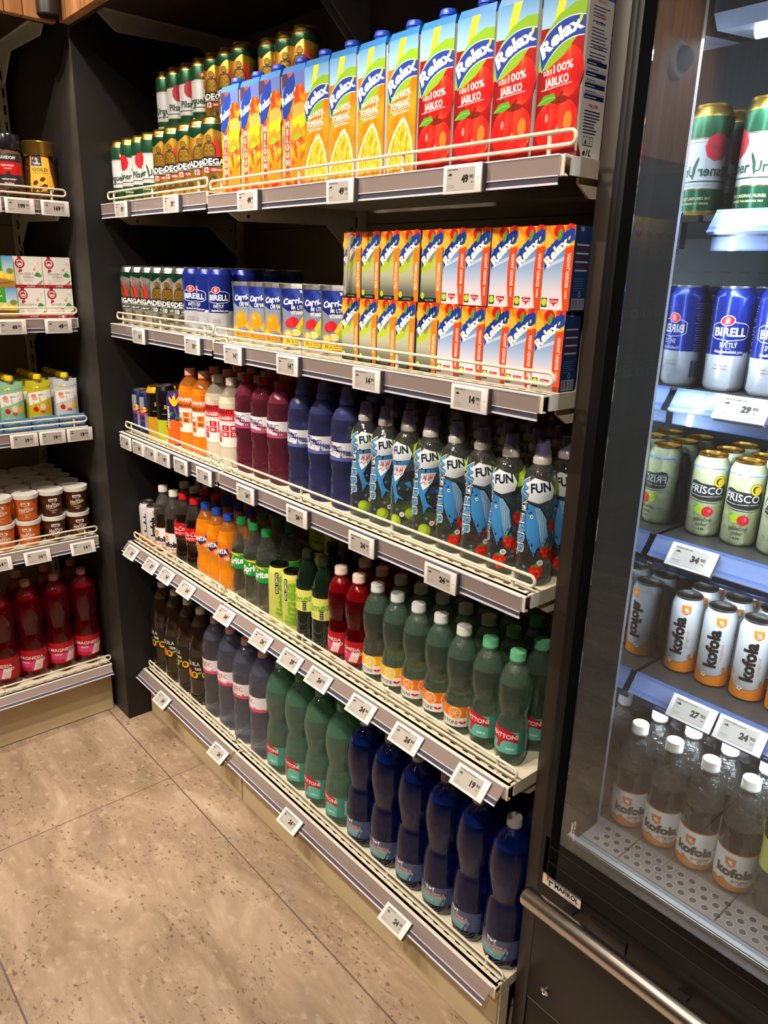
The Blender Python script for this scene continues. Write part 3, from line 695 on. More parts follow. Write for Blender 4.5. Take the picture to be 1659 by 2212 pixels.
bottle('coke05', [(24, 0), (29, 4), (32, 16), (31, 36), (28.5, 58), (30, 78), (32.5, 92), (32.5, 134), (31, 150), (25, 175), (17, 192), (13.5, 198), (13, 202)], COLA, COLA_SH, 158, (201, 219, 14.8, CAPR), (lab_coke, 32.5, []), rmod=lambda t, z: 1 + (.02 * cos(8 * t) if z < 80 else 0), feet=.1)
def lab_fanta():
    a = Art(); a.rect(-98, 96, 98, 140, Pn('ee6a12'))
    for c in (-46, 46):
        a.poly([(c - 28, 108), (c - 4, 105), (c + 4, 101), (c + 8, 106), (c + 26, 116), (c + 22, 132), (c - 22, 122)], NAVY); a.text('FANTA', c - 1, 114, 13, WHITE, fit=46, rot=.12, bold=.06); a.ell(c - 14, 103, 9, 5, Pn('f49a3c'), 14, .5); a.ell(c + 20, 101, 7, 5, WHITE); a.ell(c + 20, 101, 5.6, 3.8, Pn('f2b070'))
    a.rect(74, 100, 92, 118, NAVY, 1); return a
bottle('fanta05', [(24, 0), (29, 4), (32, 14), (32, 40), (29.5, 66), (31, 84), (32.5, 96), (32.5, 142), (31.5, 154), (27, 176), (18, 194), (13.5, 200), (13, 204)], FANTA, FANTA_SH, 178, (203, 222, 14.8, CAPB), (lab_fanta, 32.5, []), rmod=lambda t, z: 1 + (.022 * sin(6 * t + z / 9) if 12 < z < 88 else (.01 * cos(12 * t) if z > 150 else 0)), feet=.1)
def lab_sprite():
    a = Art(); a.rect(-96, 92, 96, 136, Pn('1d9440')); a.line([(-96, 135), (96, 135)], 2, LIME)
    for c in (-46, 46): a.text('Sprite', c, 105, 18, WHITE, fit=56, rot=.15, shear=.15, bold=.04); a.poly([(c - 26, 136), (c + 8, 134), (c + 20, 128), (c - 6, 131)], YEL); a.lines(c - 20, c + 4, 99, 2, 3, Pn('bfe0b8'), .7); a.ell(c - 6, 124, 3, 4, YEL)
    a.rect(76, 98, 92, 116, WHITE, 2); a.rect(78, 100, 90, 114, Pn('1d7a38')); return a
bottle('sprite05', [(23, 0), (27, 4), (30, 14), (29.5, 40), (27.5, 70), (29.5, 86), (30.8, 92), (30.8, 138), (29.5, 152), (25, 178), (17, 200), (13.5, 208), (13, 212)], LEMW, W_SH, 158, (212, 230, 14.8, CAPGR), (lab_sprite, 30.8, []), rmod=lambda t, z: 1 + (.02 * cos(10 * t) if z < 86 else (.008 * cos(12 * t) if z > 140 else 0)), feet=.1)
def lab_limo():
    a = Art(); g = Pn('6fae2a'); a.rect(-84, 80, 84, 136, Pn('dcdf6e'))
    for c in (-42, 42): a.text('limea', c, 104, 19, g, fit=58, rot=.18, bold=.025, shear=.2); a.rect(c + 2, 82, c + 11, 108, DARK); a.lines(c + 3, c + 10, 104, 5, 5, WHITE, 1.2, .1); a.ring(c - 30, 130, 3.6, 3, .8, g, 12); a.lines(c - 30, c - 4, 92, 3, 3.5, Pn('8a9440'), .8)
    return a
bottle('limo05', [(24, 0), (29, 4), (31, 14), (31, 140), (29, 158), (22, 182), (15.5, 198), (13.5, 206), (13, 212)], DGRN, DGRN_SH, 182, (212, 231, 14.8, CAPK), (lab_limo, 31, []), feet=0)
# 0.75 l vitamin drinks with tall grid labels
def lab_vit(w1, w2, c1, c2):
    def f():
        a = Art(); a.rect(-58, 56, 58, 156, Pn('ece9e6')); a.rect(-58, 124, 58, 156, c1); a.text(w1, 2, 143, 11, DARK if w2 == 'COLLAGEN' else WHITE, fit=64, bold=.03); a.text(w2, 2, 128, 9, WHITE if w2 == 'COLLAGEN' else DARK, fit=60, bold=.03); a.line([(-30, 120), (40, 120)], .8, GREY)
        a.text('750 ml', -14, 104, 6.5, DARK, fit=18)
        for q, (u, v, t) in enumerate(((2, 100, 'C'), (-22, 84, 'B3'), (2, 84, 'B6'), (-22, 68, '+'), (26, 84, 'Zn'), (26, 100, 'Mg'))):
            a.rect(u, v - 1, u + 21, v + 13.5, c2); a.text(t, u + 10.5, v + 2.5, 8, DARK if w2 != 'COLLAGEN' else WHITE, bold=.02)
        a.poly([(-46, 60), (-40, 60), (-38, 84), (-44, 104), (-40, 122), (-48, 122), (-50, 96)], DARK)
        return a
    return f
vpts = [(28, 0), (33, 4), (35.5, 16), (35.5, 54), (35.8, 58), (35.8, 158), (34.5, 174), (29, 192), (19, 204), (14, 209), (13.2, 212)]
bottle('vito', vpts, VITO, VITO_SH, 186, (213, 232, 15.2, CAPO), (lab_vit('POWER', 'POMERANČ', Pn('e8641a'), Pn('e8701c')), 35.8, []), rmod=lambda t, z: 1 + (.012 * sin(z / 5) if z < 54 else 0))
bottle('coll', vpts, COLL, COLL_SH, 186, (213, 232, 15.2, M('cream_cap', 'e2d4c4', .4)), (lab_vit('ELEMENTS', 'COLLAGEN', Pn('d21c2a'), Pn('d21c2a')), 35.8, []), rmod=lambda t, z: 1 + (.012 * sin(z / 5) if z < 54 else 0))
# children's water: clear waisted bottle, sea-animal sleeve print, sport top
def lab_fun(kind):
    def f():
        a = Art(); b = Pn('3d86c6'); lb = Pn('86b4dc'); k = Pn('1a2230'); lg = Pn('b4d41e')
        for u, v, r in ((34, 172, 0), (-70, 172, 0)): a.poly([(u - 6, v - 12), (u + 30, v - 4), (u + 32, v + 10), (u + 22, v + 22), (u - 2, v + 12)], lg); a.poly([(u + 2, v + 4), (u + 14, v + 14), (u + 20, v + 13), (u + 4, v)], WHITE)
        a.poly([(-26, 150), (2, 146), (24, 154), (28, 168), (20, 182), (-10, 188), (-26, 174)], Pn('dfe8f2')); a.text('FUN', 4, 166, 15, k, fit=34, rot=.18, bold=.04)
        for q, c in enumerate('WATERRR'):   # name runs down the seam
            y = 168 - q * 18; a.text(c, -36, y, 17, WHITE, rot=-pi / 2 + .15, sx=1.1, bold=.12); a.text(c, -36, y, 17, k, rot=-pi / 2 + .15, sx=1.1, bold=.07); a.text(c, -36, y, 17, Pn('4a9ad6'), rot=-pi / 2 + .15, sx=1.1, bold=.03)
        if kind == 'apple':   # toothy shark, green fruit
            a.poly([(-20, 148), (30, 156), (20, 140), (8, 120), (-2, 100), (4, 84), (22, 72), (4, 74), (-6, 56), (-8, 78), (-18, 104), (-24, 130)], k); a.poly([(-19, 147), (28, 155), (18, 140), (6, 120), (-4, 100), (2, 84), (16, 74), (3, 76), (-5, 60), (-7, 79), (-17, 104), (-23, 130)], b)
            a.poly([(-14, 140), (18, 144), (10, 124), (-8, 108), (-16, 122)], WHITE); a.poly([(-10, 138), (14, 141), (8, 128), (-6, 118), (-12, 126)], Pn('d8606e'))
            for q in range(6): a.poly([(-10 + q * 4, 139), (-7 + q * 4, 140), (-8.5 + q * 4, 134)], WHITE); a.poly([(-9 + q * 3, 119 + q * 1.5), (-6 + q * 3, 120 + q * 1.5), (-7 + q * 3, 125 + q * 1.5)], WHITE)
            a.ell(-12, 150, 2.4, 1.6, k); a.poly([(14, 108), (30, 96), (26, 112)], b)
            for u, v, r in ((40, 112, 8), (54, 78, 9), (28, 46, 11), (-2, 30, 12), (60, 34, 10), (-60, 60, 9)): a.ell(u, v, r, r * 1.05, Pn('8cae1e')); a.ell(u - 2, v + 2, r * .6, r * .65, Pn('b2cc3a'))
            a.ell(44, 52, 12, 8, Pn('e2dcc0'), 16, .4)
        else:   # striped whale, strawberries
            a.poly([(-18, 146), (6, 140), (20, 120), (24, 90), (14, 62), (6, 66), (2, 48), (-6, 64), (-18, 92), (-24, 124)], k); a.poly([(-17, 144), (5, 138), (18, 119), (22, 90), (13, 66), (5, 70), (1, 53), (-6, 67), (-17, 93), (-22, 124)], b)
            a.poly([(-4, 138), (5, 138), (18, 119), (22, 90), (14, 70), (8, 88), (2, 116)], lb)
            for q in range(5): a.line([(0 + q * 3.4, 137 - q * 4), (4 + q * 3.6, 112), (9 + q * 2.2, 78 + q)], .6, k)
            a.ell(-9, 122, 3, 3, WHITE, 12); a.ell(-8.6, 122, 1.7, 1.7, k, 10); a.poly([(22, 96), (36, 78), (26, 82)], Pn('2c5f9c'))
            for u, v, r in ((34, 106, 10), (20, 62, 11), (40, 52, 14), (6, 26, 13), (56, 30, 12), (-62, 90, 10), (-56, 40, 12)):
                a.poly([(u - r * .6, v + r), (u + r * .6, v + r * 1.0), (u + r * .9, v + r * .3), (u + r * .3, v - r), (u - r * .2, v - r * 1.1), (u - r * .9, v + r * .2)], STRAW); a.poly([(u - r * .6, v + r * .9), (u, v + r * 1.3), (u + r * .6, v + r * .9), (u, v + r * .75)], GREEN)
        a.flat(True)
        for q in range(12): u = R.uniform(-20, 66); v = R.uniform(18, 100); a.ring(u, v, 2.2, 2.2, .7, lb, 10)
        a.flat(False)
        a.ell(12, 44, 5, 5, WHITE, 12); a.ell(12, 44, 3, 3, lb, 12); a.ell(12, 44, 1.4, 1.4, ORG, 10)
        return a
    return f
fpts = [(25, 0), (29, 4), (31, 12), (31, 40), (29.5, 60), (30.5, 82), (29, 104), (27, 128), (28.5, 146), (30.5, 164), (28, 182), (21, 198), (15, 206), (13.5, 210)]
fv = frange(0, 200, 7)
PURP = M('purple_spout', '5644b8', .4); OVC = shell('clear_overcap', 'f0eef0', .12, .08, refl=2.); CLR_CAP = shell('milky_clear_cap', 'd9d4d0', .72, .2)
for k, l in (('funa', 'apple'), ('funs', 'straw')):
    bottle(k, fpts, WATER, W_SH, 176, (208, 247, 15.5, CLR_CAP), (lab_fun(l), 30.5, fv), seg=32, sport=PURP, cover=OVC, rmod=lambda t, z: 1 + (.006 * cos(14 * t) if z < 120 else 0))
# ------------------------------------------------------------------ cartons and boxes
def front(w): return lambda u, v, o: (u / 1000 - w / 2000, -o / 1000, v / 1000)           # u 0..w on the -Y face (y=0)
def side(w): return lambda u, v, o: (w / 2000 + o / 1000, u / 1000, v / 1000)              # u 0..d on the +X face
def juice_logo(a, x, y, ang, w, h, bl, leaf=True):
    """white name on a slanted, bowed blue band"""
    c, s = cos(ang), sin(ang)
    def P(px, py): py += h * .30 - px * px * h * .62 / (w * w / 4); return (max(0.2, min(75.8, x + px * c - py * s)), y + px * s + py * c)
    n = 10; up_ = [P(-w / 2 + w * k / n, h * .5) for k in range(n + 1)]; dn = [P(-w / 2 + w * k / n, -h * .5) for k in range(n + 1)]
    for o, mat in ((1.4, Pn('dfe6f4')), (0, bl)):
        for k in range(n): a.poly([(dn[k][0], dn[k][1] - o), (dn[k + 1][0], dn[k + 1][1] - o), (up_[k + 1][0], up_[k + 1][1] + o), (up_[k][0], up_[k][1] + o)], mat); a.n -= 1
        a.n += 1
    q = P(0, -h * .33); a.text('Relax', q[0], q[1], h * .66, WHITE, rot=ang, fit=w * .86, bold=.045, arc=-.0045)
    if leaf: p = P(w * .4, h * .34); a.ell(p[0], p[1], h * .2, h * .1, LIME, 10, ang + .9)
BLUEL = Pn('1f3f9f'); SKY = grad_mat('sky_print', [(0, '9cc8ea'), (1, '2f7fc4')], .18, .232)
def carton(kind, draw, base):
    def make():
        W, D, H = 76, 66, 232; root = empty('juice_carton'); m = MB()
        c = 5.5; pts = [(-W / 2 + c, 0), (W / 2 - c, 0), (W / 2, c), (W / 2, D - c), (W / 2 - c, D), (-W / 2 + c, D), (-W / 2, D - c), (-W / 2, c)]
        m.prism([(x / 1000, y / 1000) for x, y in pts], 'z', 0, (H - 16) / 1000, Pn('e4e2de'))
        # slanted top: front lip low, folded gable ears
        y0, y1 = 0, D; z0 = (H - 16) / 1000; z1 = H / 1000
        top = Pn('2f74b8') if kind != 'melon' else Pn('3f78c0')
        m.add([(-W / 2000, y0, z0), (W / 2000, y0, z0), (W / 2000, y1 / 1000, z0), (-W / 2000, y1 / 1000, z0), (-W / 2000 + .002, .004, z1 - .004), (W / 2000 - .002, .004, z1 - .004), (W / 2000, y1 / 1000 - .004, z1), (-W / 2000, y1 / 1000 - .004, z1)],
              [(0, 1, 5, 4), (1, 2, 6, 5), (2, 3, 7, 6), (3, 0, 4, 7), (4, 5, 6, 7)], top)
        a = Art(); draw(a, W, H); m.art(a, lambda u, v, o: (u / 1000 - W / 2000, -o / 1000, v / 1000), off=.3)
        s = Art(); s.rect(c, 0, D - c, H - 30, Pn('e9e7e6')); s.rect(c, H - 30, D - c, H - 16, Pn('3f78b8')); s.poly([(c, 0), (c + 12, 0), (c, 22)], base)
        for k, (yy, n) in enumerate(((196, 4), (178, 1), (170, 7), (140, 3))): s.text('100% JUICE' if k == 0 else 'SLOŽENÍ', 33, yy, 3.6, RED if k < 2 else NAVY, fit=22); s.lines(14, 54, yy - 6, n, 4, NAVY, 1.1, .35)
        for k in range(7): s.rect(10, 120 - k * 7, 56, 124 - k * 7 + (0 if k % 2 else 1.5), NAVY if k % 2 == 0 else Pn('d4d3d8')); s.lines(12, 40, 121.5 - k * 7, 1, 1, WHITE if k % 2 == 0 else NAVY, 1)
        s.text('100% JUICE', 33, 68, 3.6, RED, fit=22); s.lines(14, 54, 62, 8, 4, NAVY, 1.1, .4)
        s.rect(16, 18, 40, 30, Pn('55544f'), 2); s.rect(17, 19, 39, 29, Pn('e9e7e6'), 2); s.poly([(20, 20), (26, 20), (23, 28)], DARK); s.lines(28, 37, 27, 3, 3, DARK, .8, .1); s.text('e1L', 28, 5, 9, BLACK, fit=20, shear=.2)
        m.art(s, lambda u, v, o: (W / 2000 + o / 1000, u / 1000, v / 1000), off=.3)
        m.build('carton_body', root)
        cm = MB(); cm.lathe([(13.5, H - 7), (14, H - 6), (14, H + 2), (15.5, H + 2.6), (15.5, H + 5), (13.5, H + 11), (12.5, H + 12), (0, H + 12)], Pn('2448b4'), 28, cy=.024, rmod=lambda t, z: 1 + .012 * cos(20 * t)); cm.build('cap', root)
        return root
    PROTO[kind] = [make, False]
def leafy(a, W, H):
    a.rect(0, H - 60, W, H - 16, SKY); a.poly([(14, H - 90), (30, H - 16), (46, H - 16), (24, H - 84)], Pn('e2dc2c')); a.poly([(0, H - 86), (10, H - 66), (30, H - 46), (56, H - 36), (W, H - 38), (W, H - 54), (66, H - 76), (44, H - 98), (16, H - 112), (0, H - 114)], Pn('86b428'))
    juice_logo(a, W * .5, H - 77, .40, 88, 27, BLUEL)
def dz(a, W, y, w2, extra=None):
    a.text('DŽUS', 18, y + 12.5, 6, WHITE, fit=15, rot=.1, bold=.02); a.text('100%', 45, y + 14.5, 11, WHITE, fit=34, rot=.1, bold=.02); a.text(w2, 35, y - 2, 11, WHITE, fit=50 if len(w2) > 6 else 42, rot=.08, bold=.03); a.line([(8, y - 7), (62, y - 2)], .9, WHITE)
    if extra: a.text(extra, 36, y - 11, 4, WHITE, fit=44, rot=.06)
def d_apple(a, W, H):
    a.rect(0, 0, W, H - 50, APPLEBG); a.ell(48, 112, 32, 34, APPLE, 28); leafy(a, W, H); dz(a, W, 100, 'JABLKO')
    ap = []
    for k in range(28): t = 2 * pi * k / 28; q = 1 + .06 * cos(2 * t) - .12 * max(0, sin(t)) ** 8; ap.append((min(W, max(0, 40 + 37 * q * cos(t))), max(6, 46 + 38 * q * sin(t))))
    a.poly(ap, APPLE); a.ell(42, 78, 16, 5, Pn('7e1a10')); a.line([(40, 72), (42, 82), (47, 88)], 2.4, Pn('4a2412')); a.poly([(2, 74), (14, 86), (32, 88), (36, 80), (22, 74)], Pn('57a02a')); a.line([(5, 76), (20, 82), (34, 82)], .7, Pn('a4d068'))
    a.ell(22, 56, 3, 6, Pn('e8867c')); a.ell(60, 50, 8, 12, Pn('d8782a')); a.ell(42, 40, 1.2, 4, Pn('f0b0a0')); a.rect(0, 0, W, 8, Pn('8a0c12'))
def d_orange(a, W, H):
    a.rect(0, 0, W, H - 50, ORANGEBG); leafy(a, W, H); a.ell(10, 106, 4, 6, LEAF, 12); dz(a, W, 112, 'POMERANČ', 'ZDROJ VITAMINU C')
    a.poly([(2, 4), (0, 30), (6, 50), (18, 72), (36, 92), (46, 95), (58, 80), (68, 56), (74, 28), (72, 4)], Pn('f8e2b8')); a.poly([(6, 4), (5, 30), (12, 50), (24, 72), (42, 88), (54, 76), (63, 54), (69, 28), (67, 4)], PULP)
    for e in ((8, 40), (24, 70), (52, 74)): a.line([(40, 6), e], .8, Pn('fbe4b0'))
    a.rect(0, 0, W, 6, Pn('d8480f'))
def d_melon(a, W, H):
    a.rect(0, 0, W, H - 16, FRUITBG); a.rect(0, H - 56, W, H - 16, Pn('5f74b8')); a.poly([(0, H - 16), (26, H - 16), (20, H - 34), (0, H - 44)], Pn('4a3a5c')); a.poly([(16, H - 16), (34, H - 16), (28, H - 30)], Pn('d8502c'))
    a.ell(60, H - 62, 20, 22, MANGO); a.ell(58, H - 92, 24, 20, Pn('f0a050')); a.poly([(30, H - 102), (76, H - 92), (76, H - 116), (46, H - 126)], Pn('f6c824')); a.poly([(34, H - 124), (54, H - 110), (76, H - 140), (60, H - 160), (38, H - 150)], Pn('ee8c28'))
    a.ell(58, 76, 20, 22, MANGO); a.poly([(36, 92), (48, 104), (66, 98), (54, 92)], Pn('86b82c')); a.ell(52, 84, 4, 5, Pn('f2a08a')); a.poly([(32, 40), (60, 58), (76, 30), (76, 6), (40, 6)], ORG)
    a.rect(8, 26, 27, H - 96, Pn('d8401c')); a.line([(8, 26), (8, H - 96)], 1, WHITE); a.line([(27, 26), (27, H - 96)], 1, WHITE)
    for k, c in enumerate('MELOUN'): a.text(c, 17.5, H - 114 - k * 14.4, 11, WHITE, bold=.04)
    a.poly([(2, H - 96), (0, H - 70), (8, H - 44), (24, H - 26), (42, H - 18), (44, H - 36), (38, H - 64), (26, H - 88), (12, H - 100)], BLUEL); a.text('Relax', 22, H - 68, 16, WHITE, fit=44, rot=.32, bold=.04); a.ell(44, H - 48, 5, 2.4, LIME, 10, 1.)
    a.ell(17, 20, 10, 12, Pn('c85a14')); a.text('dužnina', 17, 30, 4, DARK, fit=16, rot=.5); a.ell(52, 14, 14, 8, Pn('e03a1c')); a.rect(0, 0, W, 4, Pn('b83a14'))
carton('apple', d_apple, Pn('9c1018')); carton('orange', d_orange, Pn('e2600f')); carton('melon', d_melon, Pn('e06a18'))

def small_carton(kind, draw, sidec):
    def make():
        W, D, H = 53, 40, 121; root = empty('small_juice_carton'); m = MB()
        m.box(-W / 2000, 0, 0, W / 2000, D / 1000, H / 1000, sidec, .0012)
        a = Art(); draw(a, W, H); m.art(a, front(W), off=.25)
        s = Art(); s.rect(0, 0, D, H, sidec); s.poly([(6, H), (20, H - 18), (34, H)], Pn('2a4a86')); s.rect(12, H - 8, 20, H - 2, Pn('9fb4d8'), 1)
        for k in range(7): s.rect(5, H - 28 - k * 6, D - 4, H - 25.6 - k * 6, Pn('8c2430') if k % 2 else Pn('d8d4d4'))
        s.lines(6, 34, 46, 6, 3.4, Pn('6f8cc0'), .8); s.ring(22, 24, 3, 4, .6, WHITE, 12); s.rect(4, 2, D - 4, 18, Pn('c4c8d4')); s.bars(5, 3, D - 5, 17, 16, NAVY)
        m.art(s, side(W), off=.25)
        t = Art(); t.rect(-W / 2, 0, W / 2, D, Pn('c23a24')); m.art(t, lambda u, v, o: (u / 1000, v / 1000, (H + o) / 1000), off=.25)
        m.build('carton_body', root); return root
    PROTO[kind] = [make, False]
def small_top(a, W, H):
    a.rect(0, H - 34, W, H, FRUITBG); a.ell(6, H - 22, 9, 10, Pn('f2b83a')); a.ell(24, H - 8, 10, 9, RED); a.ell(44, H - 4, 9, 6, MANGO)
    c = []
    for k in range(9): t = k / 8; c.append((2 + (W - 2) * t, H - 62 + 44 * t ** .72))
    bl = BLUEL; n = len(c); a.flat(True)
    for k in range(n - 1): a.poly([(c[k][0], c[k][1] - 2), (c[k + 1][0], c[k + 1][1] - 2), (c[k + 1][0] - 1, min(H - 6, c[k + 1][1] + 19)), (max(0, c[k][0] - 4), c[k][1] + 19)], bl)
    a.flat(False); a.text('Relax', 25.5, H - 40.5, 14, WHITE, fit=50, rot=.74, bold=.05, arc=-.004); a.ell(26, H - 13, 4, 9, Pn('5c9a2c'), 14, -.2); a.ell(43, H - 18, 3.4, 1.6, LIME, 10, 1.2); a.ell(W - 3, H - 26, 1, 1, WHITE, 8)
def strip(a, W, H, col, words):
    pts = [(W - 13, 2), (W - 16, 30), (W - 17, 60), (W - 15, H - 42), (W - 12, H - 30), (W, H - 28), (W, 2)]
    a.poly(pts, col)
def d_cars(a, W, H):
    a.rect(0, 0, W, H, grad_mat('blue_to_lilac_print', [(0, 'e6dfe6'), (.3, 'ddd6e2'), (.55, 'a9bfe0'), (1, '3f86cc')], .0, .092)); a.poly([(0, 58), (0, 62), (W, 84), (W, 78)], Pn('c4d2ea')); small_top(a, W, H)
    a.poly([(W - 15, H - 32), (W, H - 28), (W, 0), (W - 11, 0), (W - 16, 34), (W - 17, 60)], Pn('de4a1c')); a.text('BROSKEV, JAHODA', W - 5, 58, 5.6, WHITE, rot=pi / 2, fit=48, bold=.02); a.text('JABLKO,', W - 6, 24, 3.6, WHITE, rot=pi / 2, fit=14)
    a.rect(1.5, 4, 12, 18, Pn('24411f')); a.ell(6.8, 11.5, 4.8, 5.6, Pn('c6d42c')); a.poly([(16, 17), (34, 17), (32, 11), (27, 9), (25, 5), (23, 9), (18, 11)], Pn('c42a30')); a.text('Cars', 25, 11.6, 3.6, WHITE, fit=13, shear=.2)
def d_multi(a, W, H):
    a.rect(0, 0, W, H, grad_mat('grey_lime_print', [(0, '4a4c44'), (.2, '6e7064'), (.5, 'b4b89c'), (.75, 'b9c86a'), (1, '8d8a78')], 0., .09)); a.poly([(0, 64), (0, 48), (20, 56), (38, 72), (30, 80)], Pn('b4c82a')); a.poly([(16, 70), (36, 92), (36, 84), (24, 66)], Pn('8a8374')); small_top(a, W, H)
    a.poly([(W - 15, H - 32), (W, H - 28), (W, 0), (W - 11, 0), (W - 15, 34), (W - 16, 60)], Pn('e8801c')); a.text('MULTIVITAMIN', W - 5, 44, 6.4, WHITE, rot=pi / 2, fit=46, bold=.02); a.rect(0, 0, W - 11, 8, Pn('1a211c')); a.ell(6, 11, 4.6, 5.6, Pn('b8d02c')); a.text('LIGHTYEAR', 24, 2.6, 3, Pn('8fa8a0'), fit=22)
small_carton('cars', d_cars, Pn('24447c')); small_carton('multi', d_multi, Pn('24447c'))

# ------------------------------------------------------------------ pouches
def pouch(kind, draw, W=88, H=142, foil=None, name='drink_pouch', puff=15., capm=None):
    def make():
        root = empty(name)
        def sec(u, v, o, sgn=-1):
            x = u / W * 2; y = v / H; k = max(0., 1 - abs(x) ** 2.4) * max(0., sin(pi * min(1, max(0, (y * 1.02) ** .75)))) ** .6
            w = W / 2 * (1 - .07 * sin(pi * y)); t = puff * k * (1.25 - .6 * y) + 1.1 * sin(u * .25 + v * .13) * k
            foot = 10 * max(0, 1 - y / .16) * (1 - x * x)
            return (x * w / 1000, sgn * (t + foot + o) / 1000, v / 1000)
        m = MB(); nu, nv = 14, 20
        for sgn in (-1, 1):
            vs = [sec(-W / 2 + W * i / nu, H * j / nv, 0, sgn) for j in range(nv + 1) for i in range(nu + 1)]
            fs = [(j * (nu + 1) + i, j * (nu + 1) + i + 1, (j + 1) * (nu + 1) + i + 1, (j + 1) * (nu + 1) + i) for j in range(nv) for i in range(nu)]
            m.add(vs, fs, foil or SILV, True, flip=(sgn == 1))
        a = Art(); draw(a, W, H); m.art(a, lambda u, v, o: sec(u, v, o), frange(-W / 2, W / 2, W / nu), frange(0, H, H / nv), 1.3, .06)
        m.build('pouch_body', root)
        if capm:
            c = MB(); c.lathe([(6, H - 4), (6, H + 5)], WHITE, 16); c.build('spout', root); c = MB(); c.lathe([(12, H + 4), (12.5, H + 6), (10.5, H + 17), (9.5, H + 18.5), (0, H + 18.5)], capm, 20, rmod=lambda t, z: 1 + .08 * cos(4 * t)); c.build('cap', root)
        return root
    PROTO[kind] = [make, False]
PBLUE = noise_mat('blue_foil_print', [(.35, '18246e'), (.55, '24389a'), (.75, '4a64c4')], 30, .25, 1, metal=.35)
def d_capri(multi):
    def f(a, W, H):
        a.poly([(-40, 132), (40, 132), (38, 92), (24, 84), (-24, 84), (-38, 92)], PBLUE); a.poly([(-38, 92), (-24, 84), (24, 84), (38, 92), (36, 30), (-36, 30)], M('pale_foil_print', '9fb0c8', .28, .5))
        a.ell(6, 126, 4.4, 3, WHITE, 12); a.text('Capri-Sun', 0, 101, 13, WHITE, fit=70, arc=-.004, bold=.035)
        if multi: a.text('MULTI', -2, 88, 8.5, WHITE, fit=26, rot=.05); a.text('VITAMIN', 0, 77, 8.5, WHITE, fit=34, rot=.05)
        else: a.text('ORANGE', 2, 86, 10, WHITE, fit=40, shear=.15, rot=.04)
        if multi:
            a.ell(-14, 60, 17, 11, Pn('c8202c'), 20, .3); a.poly([(-4, 50), (14, 76), (36, 40), (24, 30)], Pn('f2c22c')); a.ell(20, 46, 14, 13, Pn('9cc42c')); a.ell(20, 46, 6, 6, Pn('d2dc7c')); a.ell(-4, 38, 12, 8, Pn('f2d68a')); a.ell(-22, 36, 12, 9, Pn('f0a02c')); a.ell(-22, 36, 8, 6, Pn('f6d29a')); a.ell(30, 82, 2, 2.4, YEL, 10); a.ell(36, 72, 1.6, 1.8, LIME, 10)
        else:
            a.ell(-12, 54, 19, 20, Pn('ee8a12'), 24); a.ell(-16, 62, 6, 4, Pn('f8b85a'), 14); a.poly([(-2, 40), (24, 62), (40, 36), (14, 26)], Pn('f09a14')); a.poly([(2, 40), (23, 58), (35, 38), (14, 29)], PULP); a.poly([(-40, 34), (-22, 44), (-16, 26), (-38, 22)], Pn('f09a14')); a.poly([(-36, 32), (-22, 40), (-18, 28)], PULP)
        a.rect(-36, 12, 36, 28, Pn('f2b42c') if multi else Pn('e8861c')); a.text('No', -18, 15, 10, DARK, fit=16, bold=.02); a.lines(-6, 28, 24, 3, 4, Pn('6a4a1c'), 1)
        a.text('200 ml', 20, 5, 4, GREY)
    return f
pouch('capo', d_capri(False)); pouch('capm', d_capri(True))
def d_baby(c1, c2, word):
    def f(a, W, H):
        a.rect(-W / 2 + 2, 2, W / 2 - 2, H - 6, c1); a.poly([(-W / 2 + 2, H * .48), (W / 2 - 2, H * .62), (W / 2 - 2, H * .8), (-W / 2 + 2, H * .74)], WHITE); a.text('BABYLAND', 8, H * .68, 5, Pn('7a6a74'), fit=28)
        a.ell(-20, H * .68, 8, 6, Pn('d88a7a'), 14); a.ell(-18, H * .62, 9, 5, Pn('e8b49a'), 14); a.ell(-18, H * .40, 8, 8, RED, 16); a.ell(4, H * .44, 10, 10, Pn('f2d2b0'), 18); a.ell(22, H * .42, 9, 11, c2, 18); a.ell(-18, H * .48, 3, 1.6, LEAF, 8); a.line([(22, H * .5), (24, H * .57)], 1, DARK); a.ell(2, H * .34, 8, 4, Pn('d8485c'), 14)
        a.text(word, 0, H * .2, 8, WHITE, fit=52, bold=.03); a.text('S JAHODAMI', 0, H * .1, 7, WHITE, fit=46, bold=.03); a.poly([(-W / 2 + 2, H - 6), (W / 2 - 2, H - 6), (W / 2 - 2, H - 20), (0, H - 26), (-W / 2 + 2, H - 18)], c1)
        a.ell(-16, H * .85, 5, 4, YEL, 12); a.ell(-6, H * .86, 4, 3, WHITE, 12)
    return f
YC = M('yellow_spout_cap', 'f2d21c', .35)
for k, c1, c2 in (('babg', '8fc49a', 'e8b83a'), ('baby', 'c4bc22', 'e89a2c'), ('babw', 'c8ced2', 'f0c03a')):
    pouch(k, d_baby(Pn(c1), Pn(c2), 'PŘESNÍDÁVKA'), 74, 146, Pn(c1), 'fruit_pouch', 14, YC)

